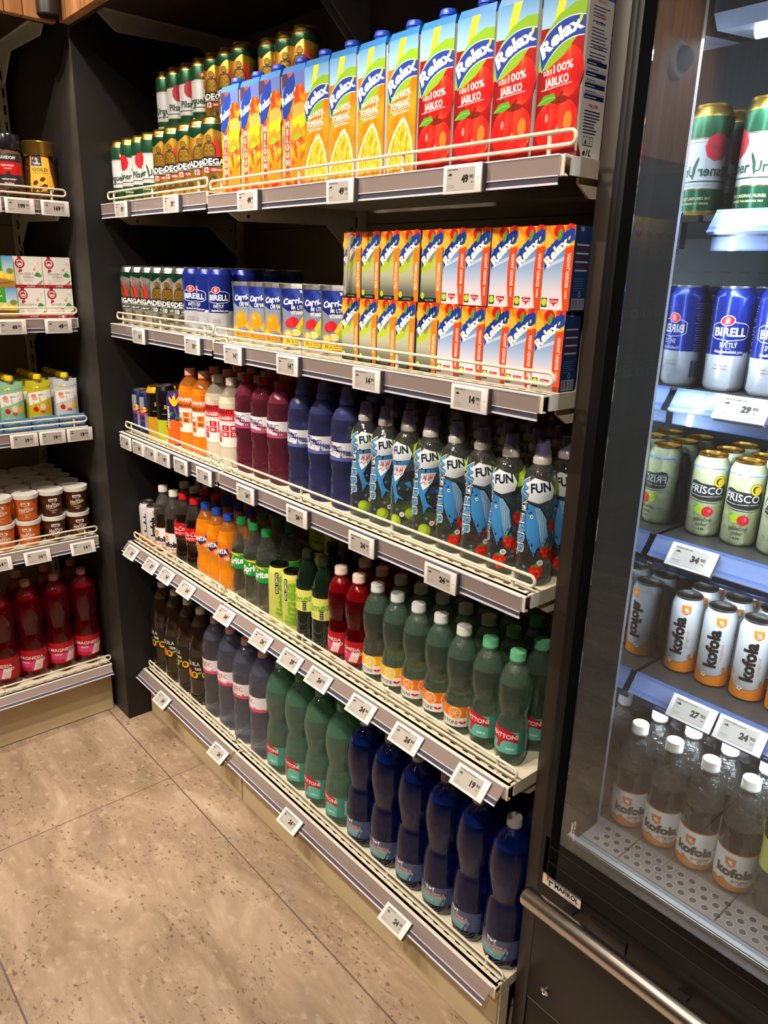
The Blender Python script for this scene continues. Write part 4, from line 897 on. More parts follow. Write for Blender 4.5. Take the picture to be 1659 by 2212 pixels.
# ------------------------------------------------------------------ boxes, tubs and jars on the side shelves
def teabox(kind, draw, colr, W=81, H=88, D=62):
    def make():
        root = empty('tea_box'); m = MB(); m.box(-W / 2000, 0, 0, W / 2000, D / 1000, H / 1000, colr, .0006)
        a = Art(); draw(a, W, H); m.art(a, front(W), off=.2); m.build('box_body', root); return root
    PROTO[kind] = [make, False]
def d_tea(a, W, H):
    r = Pn('b0202c'); a.rect(0, 0, W, H, Pn('ece9e4')); a.rect(0, 0, W, 8, r); a.text('20 SÁČKŮ', 44, 2, 3.4, WHITE, fit=22)
    a.rect(14, H - 6, 24, H, r); a.ell(19, H - 20, 13.5, 14.5, r); a.ring(19, H - 20, 9, 9.5, 2, WHITE); a.rect(14, H - 25, 24, H - 19, WHITE, 2); a.poly([(13, H - 46), (25, H - 42), (22, H - 36), (15, H - 36)], r); a.text('TEEKANNE', 19, H - 13, 3.2, WHITE, fit=20, arc=-.03)
    a.text('ŽALUDEK A', 34, 36, 6, Pn('a9898c'), fit=42); a.text('STŘEVA', 40, 27, 6, Pn('a9898c'), fit=30); a.lines(26, 60, 23, 3, 3, Pn('b9b0ae'), .7); a.ring(16, 15, 5, 5, .7, r, 14)
    for u, v in ((62, 58), (68, 46), (70, 70)):
        for k in range(8): a.ell(u + 4 * cos(k * .785), v + 4 * sin(k * .785), 2.6, 1.4, WHITE, 8, k * .785)
        a.ell(u, v, 2.6, 2.4, Pn('e8b43a'), 10)
    a.poly([(56, 34), (64, 44), (74, 40), (70, 30)], GREEN); a.ell(74, 34, 5, 3, LEAF, 10, .6); a.line([(60, 6), (78, 20)], 3, Pn('a8642c')); a.ell(70, 10, 5, 5, Pn('b89060'), 10); a.ell(58, 52, 3, 3, Pn('c88a9a'), 10)
def d_teag(a, W, H):
    g = Pn('3f9a2c'); a.rect(0, 0, W, H, grad_mat('tea_sky', [(0, 'c2a24a'), (.4, 'd8c86a'), (.6, 'b4d0e6'), (1, '5a94cc')], 0, .088)); a.rect(0, H * .52, W * .62, H, g); a.text('LEMON', 22, H - 14, 6, WHITE, fit=30); a.text('Lipton', 22, H - 26, 8, WHITE, fit=30) if False else a.text('selection', 24, H - 26, 7, WHITE, fit=34, shear=.2)
    a.poly([(0, 0), (W, 0), (W, 18), (40, 26), (0, 16)], Pn('a87838')); a.line([(4, 8), (W - 6, 16)], 1.2, Pn('7a5220')); a.text('GARDEN OF FRUITS', 40, 9, 4, DARK, fit=56, rot=.1)
    for u, v, r_ in ((20, 30, 13), (46, 34, 12), (66, 30, 10)): a.ell(u, v, r_, r_ * .8, Pn('f2cc2c'), 18); a.ell(u - 2, v + 2, r_ * .6, r_ * .45, Pn('f8e06a'), 14)
    a.ell(70, 46, 10, 8, Pn('7a8a3c'), 14)
teabox('tea', d_tea, Pn('e6e2dc')); teabox('teag', d_teag, Pn('4a8a3c'))
def tub(kind, bg, fg):
    def make():
        root = empty('mustard_tub'); pr = [(28.5, 0), (30, 1.5), (36.2, 72), (36.2, 74)]
        m = MB(); m.lathe([(0, 1)] + pr, M('tub_' + kind, bg, .35), 36)
        a = Art()
        a.flat(True)
        for k in range(26): u = R.uniform(-60, 60); v = R.uniform(6, 64); a.rect(u, v, u + R.uniform(6, 16), v + R.uniform(2, 5), Pn(fg))
        a.flat(False)
        for c in (0,):
            a.rect(c - 13, 50, c + 13, 60, WHITE, 3); a.text('klasik', c, 52, 5.4, BLACK, fit=20, bold=.04); a.text('Hořčice', c, 31, 13, WHITE, fit=46, rot=.1, shear=.3, bold=.02); a.line([(c - 22, 25), (c, 28), (c + 16, 34)], 1.3, WHITE); a.text('kremžská', c, 18, 5, Pn('e8c06a'), fit=26); a.text('350 g', c, 11, 4, WHITE)
        for c in (-62, 62): a.rect(c - 3, 8, c + 3, 66, WHITE)
        m.art(a, cyl(pr, 34), frange(-90, 90, 34 * math.radians(9)), frange(0, 70, 12), .25); m.build('tub_body', root)
        l = MB(); l.lathe([(36.6, 70), (38.2, 71), (38.6, 79), (38.6, 84.5), (36.8, 85), (36, 82), (0, 82)], M('white_tub_lid', 'e6e3dc', .4), 40); l.build('lid', root)
        return root
    PROTO[kind] = [make, False]
tub('tubo', 'd8641a', 'b84a10'); tub('tubb', '48200f', '6a3414')
COFFEE = noise_mat('coffee_granules', [(.35, '1c0d05'), (.5, '4a2810'), (.68, '8a5a28')], 420, .5, 2, bump=.8)
def make_dav():
    root = empty('coffee_jar'); pr = [(38, 0), (42, 4), (43, 14), (41, 60), (41, 105), (39, 118), (36, 128)]
    m = MB(); m.lathe([(0, 0)] + spline(pr, 3), COFFEE, 40); m.build('jar_body', root)
    l = MB(); l.lathe([(35, 124), (40, 128), (40, 163), (37, 168), (0, 168)], M('black_gloss_lid', '17151a', .18, coat=.6), 32, rmod=lambda t, z: 1 + (.012 * cos(10 * t) if 130 < z < 162 else 0)); l.build('lid', root)
    a = Art(); k = Pn('2a282a'); a.rect(-42, 28, 42, 116, k); a.rect(-42, 60, 42, 94, Pn('c4161c')); a.text('DAVIDOFF', 0, 101, 8, WHITE, fit=46); a.text('RICH AROMA', 0, 82, 5, WHITE, fit=34); a.text('FINE & FRUITY', 0, 75, 3, WHITE, fit=20); a.poly([(-6, 68), (6, 68), (5, 58), (-5, 58)], k); a.line([(-22, 49), (22, 49)], .6, WHITE); a.text('INSTANT COFFEE', 0, 46, 4, WHITE, fit=34); a.line([(-22, 42), (22, 42)], .6, RED); a.text('100% ARABICA', 0, 36, 3.4, WHITE, fit=24)
    b = MB(); b.art(a, cyl(pr, 41.5), frange(-60, 60, 6), frange(0, 120, 10), .6); b.build('label', root); return root
def make_tch():
    root = empty('coffee_jar'); pr = [(42, 0), (46, 4), (46.5, 16), (45, 46), (41, 84), (38, 108), (37, 120)]
    m = MB(); m.lathe([(0, 0)] + spline(pr, 4), COFFEE, 40, rmod=lambda t, z: 1 - .05 * abs(sin(2 * t))); m.build('jar_body', root)
    l = MB(); l.lathe([(36, 118), (42, 122), (43, 148), (44, 156), (42, 159), (0, 159)], M('brass_lid', 'b8923c', .25, .9), 40); l.build('lid', root)
    a = Art(); y = Pn('eeb43a'); a.poly([(-30, 22), (26, 20), (34, 36), (28, 80), (28, 118), (-30, 118)], y); a.rect(-26, 92, 4, 118, NAVY); a.text('Tchibo', -11, 96, 6, WHITE, fit=22, shear=.2); a.ell(-11, 110, 4, 4, YEL); a.text('GOLD', -2, 78, 9, DARK, fit=42); a.text('SELECTION', -1, 71, 4.4, Pn('7a5a1c'), fit=38)
    for u, v, t in ((2, 56, .6), (-16, 46, .9), (6, 38, .3), (-6, 30, 1.2), (18, 28, .2), (-20, 28, .5)): a.ell(u, v, 8, 5.4, Pn('5a2c12'), 14, t); a.line([(u - 5 * cos(t), v - 5 * sin(t)), (u + 5 * cos(t), v + 5 * sin(t))], .8, DARK)
    b = MB(); b.art(a, cyl(pr, 42), frange(-60, 60, 6), frange(0, 120, 8), .7); b.build('label', root); return root
PROTO['dav'] = [make_dav, False]; PROTO['tch'] = [make_tch, False]
def make_tray():
    root = empty('display_tray'); W, D, H = 78, 250, 40; b = Pn('4f86bc'); m = MB(); t = .0012
    m.box(-W / 2000, 0, 0, W / 2000, D / 1000, t, b); m.box(-W / 2000, 0, t, W / 2000, t, H / 1000, b); m.box(-W / 2000, D / 1000 - t, t, W / 2000, D / 1000, H * 1.4 / 1000, b)
    for s in (-1, 1): m.box(s * W / 2000 - t / 2 * (1 + s), t, t, s * W / 2000 + t / 2 * (1 - s), D / 1000 - t, H * .8 / 1000, b)
    a = Art(); a.line([(14, 8), (64, 8), (69, 14), (64, 24), (50, 26), (39, 31), (28, 26), (14, 24), (9, 14), (14, 8)], .9, WHITE); a.text('HELLO', 39, 11, 9, WHITE, fit=42, bold=.0)
    for k in range(5): a.line([(34 + k * 2.5, 30), (32 + k * 3.5, 34)], .8, WHITE)
    m.art(a, front(W), off=.25); m.build('tray_body', root); return root
PROTO['tray'] = [make_tray, False]

# ------------------------------------------------------------------ electronic price tags
CASE = M('tag_case', 'e9e4e0', .4); CASEB = M('tag_back', '4a4a50', .5); EINK = M('eink_screen', 'b3aca6', .35)
def price_tag(x, y, z, rz, price, label, tilt=0., group='electronic price tags', caption='', big=1., size=(80, 42)):
    root = empty('price_tag', (x, y, z), rz); root.rotation_euler = (tilt, 0, rz); W, H = size
    m = MB(); m.box(-W / 2000, -.0035, -H / 2000, W / 2000, 0, H / 2000, CASE, .0012); m.box(-W / 2000 + .001, 0, -H / 2000 + .001, W / 2000 - .001, .009, H / 2000 - .001, CASEB); m.build('tag_case', root)
    s = MB(); s.box(-W / 2000 + .008, -.0039, -H / 2000 + .005, W / 2000 - .013, -.0033, H / 2000 - .005, EINK)
    a = Art(); k = Pn('24201e'); i, _, d = price.partition('.')
    if d: a.text(d, W / 2 - 19.5, -.5, 5.4, k, fit=8.6, bold=.03); a.text(i, W / 2 - 25.5, -5.2, 10.4, k, bold=.06, align='R', sx=.95)
    else: a.text(i, W / 2 - 22, -5.2, 10.4, k, bold=.06, align='R', sx=.95); a.text('90', W / 2 - 17.5, 1, 4.8, k, fit=6, bold=.03)
    a.text('Kč', W / 2 - 18, -7, 2.6, k); a.poly([(-29, 5.4), (-26, 8.6), (-25, 7.4), (-23.4, 9.8), (-20, 6), (-20, 5.4)], k)
    a.text(caption or 'NÁPOJ 0,5 L', -30, 12.4, 2.3, k, align='L', sx=.9); a.lines(-29, -20, 1, 1, 1, GREY, .7); a.lines(-29, -14, -9, 2, 3, GREY, .7)
    s.art(a, lambda u, v, o: (u / 1000, -.0039 - o / 1000, v / 1000), off=.1); s.build('screen', root)
    b = MB(); aa = Art(); aa.ell(W / 2 - 6, 0, .7, 1.8, GREY, 10); b.art(aa, lambda u, v, o: (u / 1000, -.0035 - o / 1000, v / 1000), off=.1); b.build('indicator_window', root)
    return tag(root, label, 'price tag', group)
# ------------------------------------------------------------------ setting materials
STEEL = noise_mat('cream_powder_coat', [(.4, 'd9d0b8'), (.6, 'ded6c0')], 60, .42, 2)
BEIGE = noise_mat('beige_back_sheet', [(.4, '8f8270'), (.6, '978a78')], 8, .5, 2)
KICK = noise_mat('tan_kick_board', [(.4, 'c4b28c'), (.6, 'ccba94')], 5, .5, 3)
CANOPY = M('dark_brown_board', '3a2a1e', .6)
PILLAR = noise_mat('dark_laminate', [(.4, '2b2826'), (.6, '302d2a')], 20, .5, 2)
STRIPM = shell('clear_label_holder', 'ded5d2', .2, .12, refl=1.1); STRIPB = M('holder_back_paper', 'dccbc4', .5); STRIPE = shell('clear_flap', 'b8b6c4', .14, .1, refl=1.2); STRIPR = M('holder_edge', 'd6d4e4', .3)
FBLACK = M('black_fridge_steel', '17120f', .38, .0, spec=.5); FSIDE = M('brown_black_side', '2a221c', .45); FGLOSS = M('black_gloss_frame', '0a0a0a', .45, spec=.3); FMATT = M('black_matt_jamb', '050505', .8, spec=.05)
CHROME = M('brushed_steel_tube', 'd8d2c8', .26, 1.)

def wood_mat():
    m = noise_mat('oak_slats', [(.25, '8a5a34'), (.5, 'a9754a'), (.75, 'bd8a5c')], 5, .5, 6, (6, 6, .5), dist=.4)
    return m
WOOD = wood_mat()
def floor_mat():
    m = M('travertine_tile', 'a58a70', .34, spec=.45); N, L, b = nodes(m)
    g = N.new('ShaderNodeNewGeometry'); sp = N.new('ShaderNodeSeparateXYZ'); L.new(g.outputs['Position'], sp.inputs[0])
    def math(op, a, c=None, d=None):
        n = N.new('ShaderNodeMath'); n.operation = op
        for k, x in enumerate((a, c, d)):
            if x is None: continue
            if isinstance(x, (int, float)): n.inputs[k].default_value = x
            else: L.new(x, n.inputs[k])
        return n.outputs[0]
    def seam(src, o, per, w):
        t = math('ADD', math('DIVIDE', math('SUBTRACT', src, o), per), .5); f = math('SUBTRACT', math('FRACT', t), .5)
        return math('LESS_THAN', math('MULTIPLY', math('ABSOLUTE', f), per), w)
    joint = math('MAXIMUM', seam(sp.outputs['Y'], -.0844, .6, .0022), seam(sp.outputs['X'], .395, 1.2, .0016))
    def tex(sc_, det, st, dist=0., rough=.55):
        mp = N.new('ShaderNodeMapping'); mp.inputs['Scale'].default_value = st; mp.inputs['Rotation'].default_value = (0, 0, .25); L.new(g.outputs['Position'], mp.inputs['Vector'])
        t = N.new('ShaderNodeTexNoise'); t.inputs['Scale'].default_value = sc_; t.inputs['Detail'].default_value = det; t.inputs['Distortion'].default_value = dist; t.inputs['Roughness'].default_value = rough
        L.new(mp.outputs[0], t.inputs['Vector']); return t.outputs['Fac']
    big = tex(3.2, 8, (.8, 2.2, 1), .7, .68)
    r = N.new('ShaderNodeValToRGB'); e = r.color_ramp.elements
    for _ in range(3): e.new(.5)
    for k, (p, c) in enumerate(((.28, '786653'), (.42, '917c66'), (.52, 'a08a74'), (.62, 'b09a84'), (.76, 'c6b29d'))): e[k].position = p; e[k].color = (*hexc(c), 1)
    L.new(big, r.inputs['Fac'])
    pit = math('MULTIPLY', math('SMOOTH_MIN', math('MULTIPLY', math('SUBTRACT', tex(64, 3, (1, 1.7, 1), .6), .585), 14), 1., .1), math('GREATER_THAN', tex(7, 4, (1, 2, 1), .4), .5))
    pit = math('MAXIMUM', pit, 0.)
    fleck = math('MAXIMUM', math('MULTIPLY', math('SUBTRACT', tex(30, 5, (1, 1.3, 1), .3), .56), 7), 0.)
    m1 = N.new('ShaderNodeMix'); m1.data_type = 'RGBA'; m1.inputs['B'].default_value = (*hexc('c4b09a'), 1); L.new(math('MINIMUM', math('MULTIPLY', fleck, .5), .42), m1.inputs['Factor']); L.new(r.outputs['Color'], m1.inputs['A'])
    m2 = N.new('ShaderNodeMix'); m2.data_type = 'RGBA'; m2.inputs['B'].default_value = (*hexc('5a4838'), 1); L.new(math('MINIMUM', math('MULTIPLY', pit, .75), .75), m2.inputs['Factor']); L.new(m1.outputs['Result'], m2.inputs['A'])
    gv = math('MULTIPLY', math('MAXIMUM', math('SUBTRACT', tex(2.6, 6, (.7, 3, 1), 1.2), .60), 0.), 3.5)
    m4 = N.new('ShaderNodeMix'); m4.data_type = 'RGBA'; m4.inputs['B'].default_value = (*hexc('85796e'), 1); L.new(math('MINIMUM', gv, .6), m4.inputs['Factor']); L.new(m2.outputs['Result'], m4.inputs['A'])
    m3 = N.new('ShaderNodeMix'); m3.data_type = 'RGBA'; m3.inputs['B'].default_value = (*hexc('6a5a50'), 1); L.new(joint, m3.inputs['Factor']); L.new(m4.outputs['Result'], m3.inputs['A'])
    L.new(m3.outputs['Result'], b.inputs['Base Color'])
    bm_ = N.new('ShaderNodeBump'); bm_.inputs['Strength'].default_value = .25; bm_.inputs['Distance'].default_value = .0015; L.new(math('SUBTRACT', 1., math('MAXIMUM', joint, pit)), bm_.inputs['Height']); L.new(bm_.outputs['Normal'], b.inputs['Normal'])
    return m
m = MB(); m.box(-.7, -5.2, -.06, 4.6, .9, 0, floor_mat()); structure(m.build('floor'), 'beige travertine tile floor with thin dark joints')
DKC = M('dark_ceiling', '3d342c', .8); WALLM = noise_mat('warm_wall', [(.4, '8d7f70'), (.6, '978a7a')], 4, .7)
m = MB(); m.box(-.7, -5.2, 3.05, 4.6, .9, 3.12, DKC); structure(m.build('ceiling'))
m = MB(); m.box(-.78, -5.2, 0, -.7, .9, 3.05, WALLM); structure(m.build('wall_left'))
m = MB(); m.box(-.7, .82, 0, 4.6, .9, 3.05, WALLM); structure(m.build('wall_back'))
m = MB(); m.box(4.6, -5.2, 0, 4.68, .9, 3.05, WALLM); structure(m.build('wall_right'))
m = MB(); m.box(-.7, -5.28, 0, 4.6, -5.2, 3.05, WALLM); structure(m.build('wall_front'))
PBLK = M('black_pillar_face', '131110', .55); m = MB(); m.box(-.6, -.05, 0, -.004, .5, 3.05, PILLAR, .0015); m.box(-.004, -.0495, 0, 0, .5, 3.05, PBLK);  structure(m.build('wall_corner'), 'dark laminate corner pillar between the two shelving runs')  # the side towards the main run is darker than the rest of the pillar
# wood slat fascias meeting at the corner above the shelves
def fascia(name, n, w, place, seed):
    q = random.Random(seed); m = MB(); x = 0.
    while x < n:
        ww = w * q.choice((1, 1, .55)); x2 = min(x + ww, n); m.box(*place(x + .0015, x2 - .0015), WOOD, .0012); x = x2
    m.box(*place(0, n, 1), M('slat_backing', '1c1512', .7)); return structure(m.build(name), 'vertical oak slat fascia above the shelves')
fascia('trim_1', 5.0, .085, lambda a, b, k=0: (-.03 + (0 if not k else -.012), -.08 - b, 2.155, -.004 - (.026 if k else 0), -.08 - a, 3.05), 3)
fascia('trim_2', 1.64, .085, lambda a, b, k=0: (a, -.08 + (.03 if k else .004), 2.155, b, -.05 + (.012 if k else 0), 3.05), 5)

# ------------------------------------------------------------------ shelving
def rail_mesh(x0, x1, z, y, posts):
    m = MB(); zl, zh = z + .014, z + .032; r = (zh - zl) / 2; p = []
    for k in range(9): t = -pi / 2 + pi * k / 8; p.append((x1 - r + r * cos(t), y, (zl + zh) / 2 + r * sin(t)))
    for k in range(9): t = pi / 2 + pi * k / 8; p.append((x0 + r + r * cos(t), y, (zl + zh) / 2 + r * sin(t)))
    m.tube(p, .0028, STEEL, 8, closed=True)
    for q in posts: m.tube([(q, y + .003, z + .0005), (q, y + .003, zh + .002)], .0032, STEEL, 8)
    return m
def holder(x0, x1, z, yf, tilt):
    """clear price-label holder along the shelf lip: backing strip, film, hanging flap"""
    m = MB(); L_ = .037; c, s = cos(tilt), sin(tilt)
    def P(d, o): return (yf - .0015 - d * s - o * c, z - .001 - d * c + o * s)
    def strip(d0, d1, o0, o1, mat): m.prism([P(d0, o0), P(d1, o0), P(d1, o1), P(d0, o1)], 'x', x0, x1, mat)
    if tilt < .8: strip(.001, .026, 0, .0008, STRIPB)
    strip(0, .027, .0022, .003, STRIPM); strip(-.001, .001, 0, .0035, STRIPR)
    strip(.027, L_, .0012, .002, STRIPE); strip(.0262, .0278, .001, .0034, STRIPR); strip(L_ - .001, L_ + .002, .0005, .0036, STRIPR)
    return m
def bracket_mesh(x, z, depth):
    m = MB(); t = .0018
    m.prism([(.045, z - .026), (.045, z - .034), (.075, z - .052), (depth - .10, z - .046), (depth - .012, z - .12), (depth - .004, z - .12), (depth - .004, z - .026)], 'x', x - t, x + t, STEEL)
    for y, zz in ((.10, z - .04), (depth - .02, z - .05)):
        m.prism([(y + .004 * cos(k * .785), zz + .004 * sin(k * .785)) for k in range(8)], 'x', x - t - .0006, x + t + .0006, BLACK)
    return m
def bay(name, origin, rz, length, shelves, depth, label, deep, posts, canopy, kickbot=0., gaps=(0, 0), tilts=(0, 0, 0, .72, .85), ry=.016):
    root = empty(name, origin, rz); tag(root, label, 'shelving')
    D = depth
    m = MB(); m.box(0, D - .006, .1, length, D, 2.6, BEIGE); 
    for zz in (.62, 1.3, 1.66, 2.0): m.box(0, D - .0075, zz, length, D - .006, zz + .002, DARK)
    m.build('back_panel', root)
    for x in (0.006, length - .006):
        m = MB(); xa = .0015 if x < .1 else length - .0215; m.box(xa, D - .034, 0, xa + .020, D - .006, 2.6, STEEL); x = xa + .009
        for k in range(44): m.box(x - .002, D - .0346, .2 + k * .05, x + .004, D - .034, .228 + k * .05, BLACK)
        m.build('upright', root)
    zb = shelves[-1]
    m = MB(); yb = deep + .016; m.box(.004, yb, .003, length - .004, yb + .0015, zb - .028, KICK); m.build('kick_board', root)
    for x in (.012, length - .012):
        m = MB(); m.box(x - .012, yb + .004, 0, x + .012, yb + .03, zb - .03, STEEL); m.box(x - .004, yb + .0035, .05, x + .004, yb + .004, .075, BLACK); m.build('foot', root)
    for k, z in enumerate(shelves):
        yf = deep if k == len(shelves) - 1 else 0.
        m = MB(); m.box(.001, yf + .004, z - .004, length - .001, D - .02, z, STEEL, .001); m.prism([(yf, z - .002), (yf + .002, z), (yf + .012, z), (yf + .012, z - .002), (yf + .002, z - .003), (yf + .002, z - .024), (yf + .010, z - .026), (yf + .010, z - .028), (yf, z - .028)], 'x', .0, length, STEEL)
        for x in (.0015, length - .0015): m.box(x - .0015, yf + .018, z - .026, x + .0015, D - .03, z - .0005, STEEL)
        a = Art(); a.flat(True); n = int(length / .033)
        for q in range(n): u = 12 + q * 33; a.rect(u, (yf + .019) * 1000, u + 13, (yf + .0228) * 1000, BLACK)
        for u in (6, length * 1000 - 9): a.rect(u, (yf + .012) * 1000, u + 3.6, (yf + .024) * 1000, BLACK)
        m.art(a, lambda u, v, o: (u / 1000, v / 1000, z + o / 1000), off=.2)
        sh = m.build('shelf', root)
        holder(.002, length - .006, z, yf, tilts[k]).build('price_strip', sh)
        rail_mesh(.004 + gaps[0], length + gaps[1], z, yf + ry, posts).build('wire_rail', sh)
        if k < len(shelves) - 1:
            for x in (.008, length - .008): bracket_mesh(x, z, D - .03).build('bracket', sh)
    if canopy:
        m = MB(); m.box(.001, -.03, canopy + .045, length - .001, D - .01, canopy + .06, CANOPY); cs = m.build('canopy_shelf', root)
        for x in (.02, length - .008):
            m = MB(); zc = canopy + .045; m.prism([(.0, zc), (.01, zc - .006), (.07, zc - .052), (D - .14, zc - .044), (D - .05, zc - .12), (D - .034, zc - .12), (D - .034, zc)], 'x', x - .0018, x + .0018, STEEL); m.box(x - .006, .0, zc - .004, x + .006, D - .034, zc - .0005, STEEL); m.build('bracket', cs)
    return root
ZM = [1.6985, 1.366, 1.036, .665, .1816]; ZL1 = ZM[:]; ZL1[0] = 1.708; ZL1[1] = 1.371
ZLF = [1.7154, 1.3806, 1.0433, .668, .1893]
bay('shelving_bay', (.004, 0, 0), 0, .632, ZL1, .468, 'narrow cream metal shelving bay of drinks beside the dark corner pillar', .0175, (.046, .30, .556), 2.165, gaps=(.006, -.028))
bay('shelving_bay', (.638, 0, 0), 0, 1.001, ZM, .468, 'wide cream metal shelving bay of juices and bottled water beside the fridge', .0175, (.03, .34, .65, .958), 2.165, gaps=(-.022, .004))
bay('shelving_bay', (-.1, -1.063, 0), pi / 2, 1.0, ZLF, .488, 'cream metal shelving bay of coffee, tea and mustard on the left wall', -.016, (.03, .35, .65, .96), 2.165, tilts=(0, 0, 0, .35, .72), ry=.007)
bay('shelving_bay', (-.1, -3.5, 0), pi / 2, 1.2, ZLF, .488, 'cream metal shelving bay of snacks seen mirrored in the fridge door', -.016, (.03, .4, .8, 1.16), 2.165, tilts=(0, 0, 0, .35, .72), ry=.007)
# ------------------------------------------------------------------ glass-door fridge
XF0, XF1 = 1.645, 2.46; XM = 1.708; XR_ = 2.42
fr = empty('display_fridge', (XF0, .07, 0)); tag(fr, 'black glass-door drinks fridge with steel bumper bar', 'fridge')
def fp(m, name, label=None, parent=None):
    o = m.build(name, parent or fr, label)
    if parent is None: o.matrix_parent_inverse = Matrix.Translation((-XF0, -.07, 0))
    return o
m = MB(); m.box(XF0, .073, 0, 1.6745, .815, 2.1, FSIDE, .0012); fp(m, 'side_panel')
m = MB(); m.box(XF1 - .03, .073, 0, XF1, .815, 2.1, FSIDE, .0012); fp(m, 'side_panel')
m = MB(); m.box(1.676, .10, 2.02, XF1 - .031, .81, 2.1, FBLACK); fp(m, 'top_panel')
m = MB(); m.box(1.676, .765, .02, XF1 - .031, .81, 2.02, FBLACK); fp(m, 'cabinet_back')
m = MB(); m.box(1.7, .75, .53, XF1 - .05, .762, 2.0, M('grey_blue_liner', '3c444a', .45, .1))
a = Art(); a.flat(True)
for zz in (1.0, 1.28, 1.557, 1.80):
    for k in range(18): a.rect(1715 + k * 40, zz * 1000 - 2, 1715 + k * 40 + 22, zz * 1000 + 2, BLACK)
m.art(a, lambda u, v, o: (u / 1000, .75 - o / 1000, v / 1000), off=.3); fp(m, 'back_liner')
MIRR = M('mirror_wall', 'cfd3d6', .03, 1.)
m = MB(); m.box(1.676, .195, .535, XM, .75, 2.0, MIRR); fp(m, 'mirror_side_wall', 'mirror-polished inner side wall')
m = MB(); m.box(XF1 - .06, .195, .535, XF1 - .032, .75, 2.0, M('pale_liner', '9aa0a6', .4)); fp(m, 'side_liner')
m = MB(); m.box(1.676, .103, .535, 1.715, .185, 2.0, FMATT); m.box(1.7065, .186, .535, 1.714, .1945, 2.0, M('grey_trim_strip', '6c6f72', .35, .4)); fp(m, 'door_jamb')
# floor deck with rows of punched holes near the door
DECK = noise_mat('brown_grey_deck', [(.4, '574e48'), (.6, '615852')], 10, .4, 3)
m = MB(); m.box(1.70, .135, .53, XF1 - .05, .755, .541, DECK); m.box(1.70, .108, .52, XF1 - .05, .134, .5405, M('grey_front_sill', '77797a', .3, .5)); a = Art(); a.flat(True)
for j in range(3):
    for k in range(34): a.ell(1738 + k * 21 + (10 if j % 2 else 0), 150 + j * 19, 6, 6, Pn('2a2420'), 14); a.ring(1738 + k * 21 + (10 if j % 2 else 0), 150 + j * 19, 7, 7, .8, Pn('8a8078'), 14)
for k in range(4): a.rect(1790 + k * 180, 136, 1793 + k * 180, 740, Pn('2a2420'))
m.art(a, lambda u, v, o: (u / 1000, v / 1000, .541 + o / 1000), off=.2); fp(m, 'deck')
# door: frame, panes, seals
dr = MB()
for x0, x1, y0 in ((1.6765, 1.689, .064), (1.6895, 1.700, .058), (1.7005, 1.7195, .0575)): dr.box(x0, y0, .485, x1, .1, 2.04, FGLOSS if x0 < 1.7 else FMATT, .001)
dr.box(1.6895, .058, .485, XR_, .1, .566, FGLOSS, .001); dr.box(1.6895, .058, 1.955, XR_, .1, 2.04, FGLOSS, .001); dr.box(XR_ - .03, .058, .485, XR_, .1, 2.04, FGLOSS, .001)
for zz in (.515, .548): dr.box(1.7, .0572, zz, XR_ - .001, .058, zz + .0012, DARK)
door = fp(dr, 'door')
def dchild(m, name, label=None): o = m.build(name, door, label); o.matrix_parent_inverse = Matrix.Identity(4); return o
GLASS = shell('door_glass', 'f2f6f6', .012, .004, refl=2.0)
m = MB(); m.box(1.7197, .0575, .5665, XR_ - .031, .0605, 1.9545, GLASS); a = Art()
a.text('TEMPERED', 1742, 612, 3, Pn('d8d6d2'), rot=pi / 2, fit=30); a.text('SAFETY GLASS', 1747, 612, 3, Pn('d8d6d2'), rot=pi / 2, fit=40)
m.art(a, lambda u, v, o: (u / 1000, .0573 - o / 1000, v / 1000), off=.1); dchild(m, 'glass_pane', 'clear reflective glass pane')
m = MB(); m.box(1.7195, .078, .5665, XR_ - .031, .088, .576, M('grey_spacer', '7d8080', .35, .5)); m.box(1.735, .0755, .568, XR_ - .04, .077, .5695, ALU); m.box(1.735, .0755, .573, XR_ - .04, .077, .5742, ALU); dchild(m, 'seal')
# lower front
m = MB(); m.box(1.6765, .07, .163, XR_ + .03, .1, .478, FBLACK, .0015); m.box(1.6765, .0692, .4772, XR_ + .03, .0705, .4786, M('painted_edge_light', '6e6862', .35)); lp = fp(m, 'lower_panel')  # paler strip paints in the light caught along the panel's top edge
def lchild(m, name, label=None): o = m.build(name, lp, label); o.matrix_parent_inverse = Matrix.Identity(4); return o
m = MB(); a = Art(); a.rect(1685, 449.5, 1769, 472.5, Pn('e2dad2'), 3)
a.rect(1694, 461, 1697.5, 470, RED); a.rect(1688, 458, 1697, 461, YEL); a.rect(1698, 461, 1709, 464.5, NAVY); a.rect(1699, 452, 1703, 461, Pn('3f7a4a')); a.text('MAFIROL', 1738, 456.5, 10.5, BLACK, fit=52, bold=.04); a.text('www.mafirol.pt', 1748, 451.2, 3, BLACK, fit=28)
m.box(1.685, .0694, .4495, 1.769, .07, .4725, Pn('e2dad2')); m.art(a, lambda u, v, o: (u / 1000, .0693 - o / 1000, v / 1000), off=.1); lchild(m, 'maker_badge', 'white badge with black lettering')
m = MB(); m.lathe([(9, 0), (9, 2), (7, 3.2), (6.4, 2.2), (0, 2.4)], CHROME, 20); m.box(-.001, -.004, .0022, .001, .004, .0028, BLACK); o = lchild(m, 'lock', 'chrome key lock'); o.location = (1.717, .07, .208); o.rotation_euler = (pi / 2, 0, 0)
m = MB(); m.box(1.79, .066, .425, 1.865, .07, .452, FBLACK, .001); m.box(1.79, .0652, .4232, 1.865, .066, .4246, ALU); lchild(m, 'door_pull')
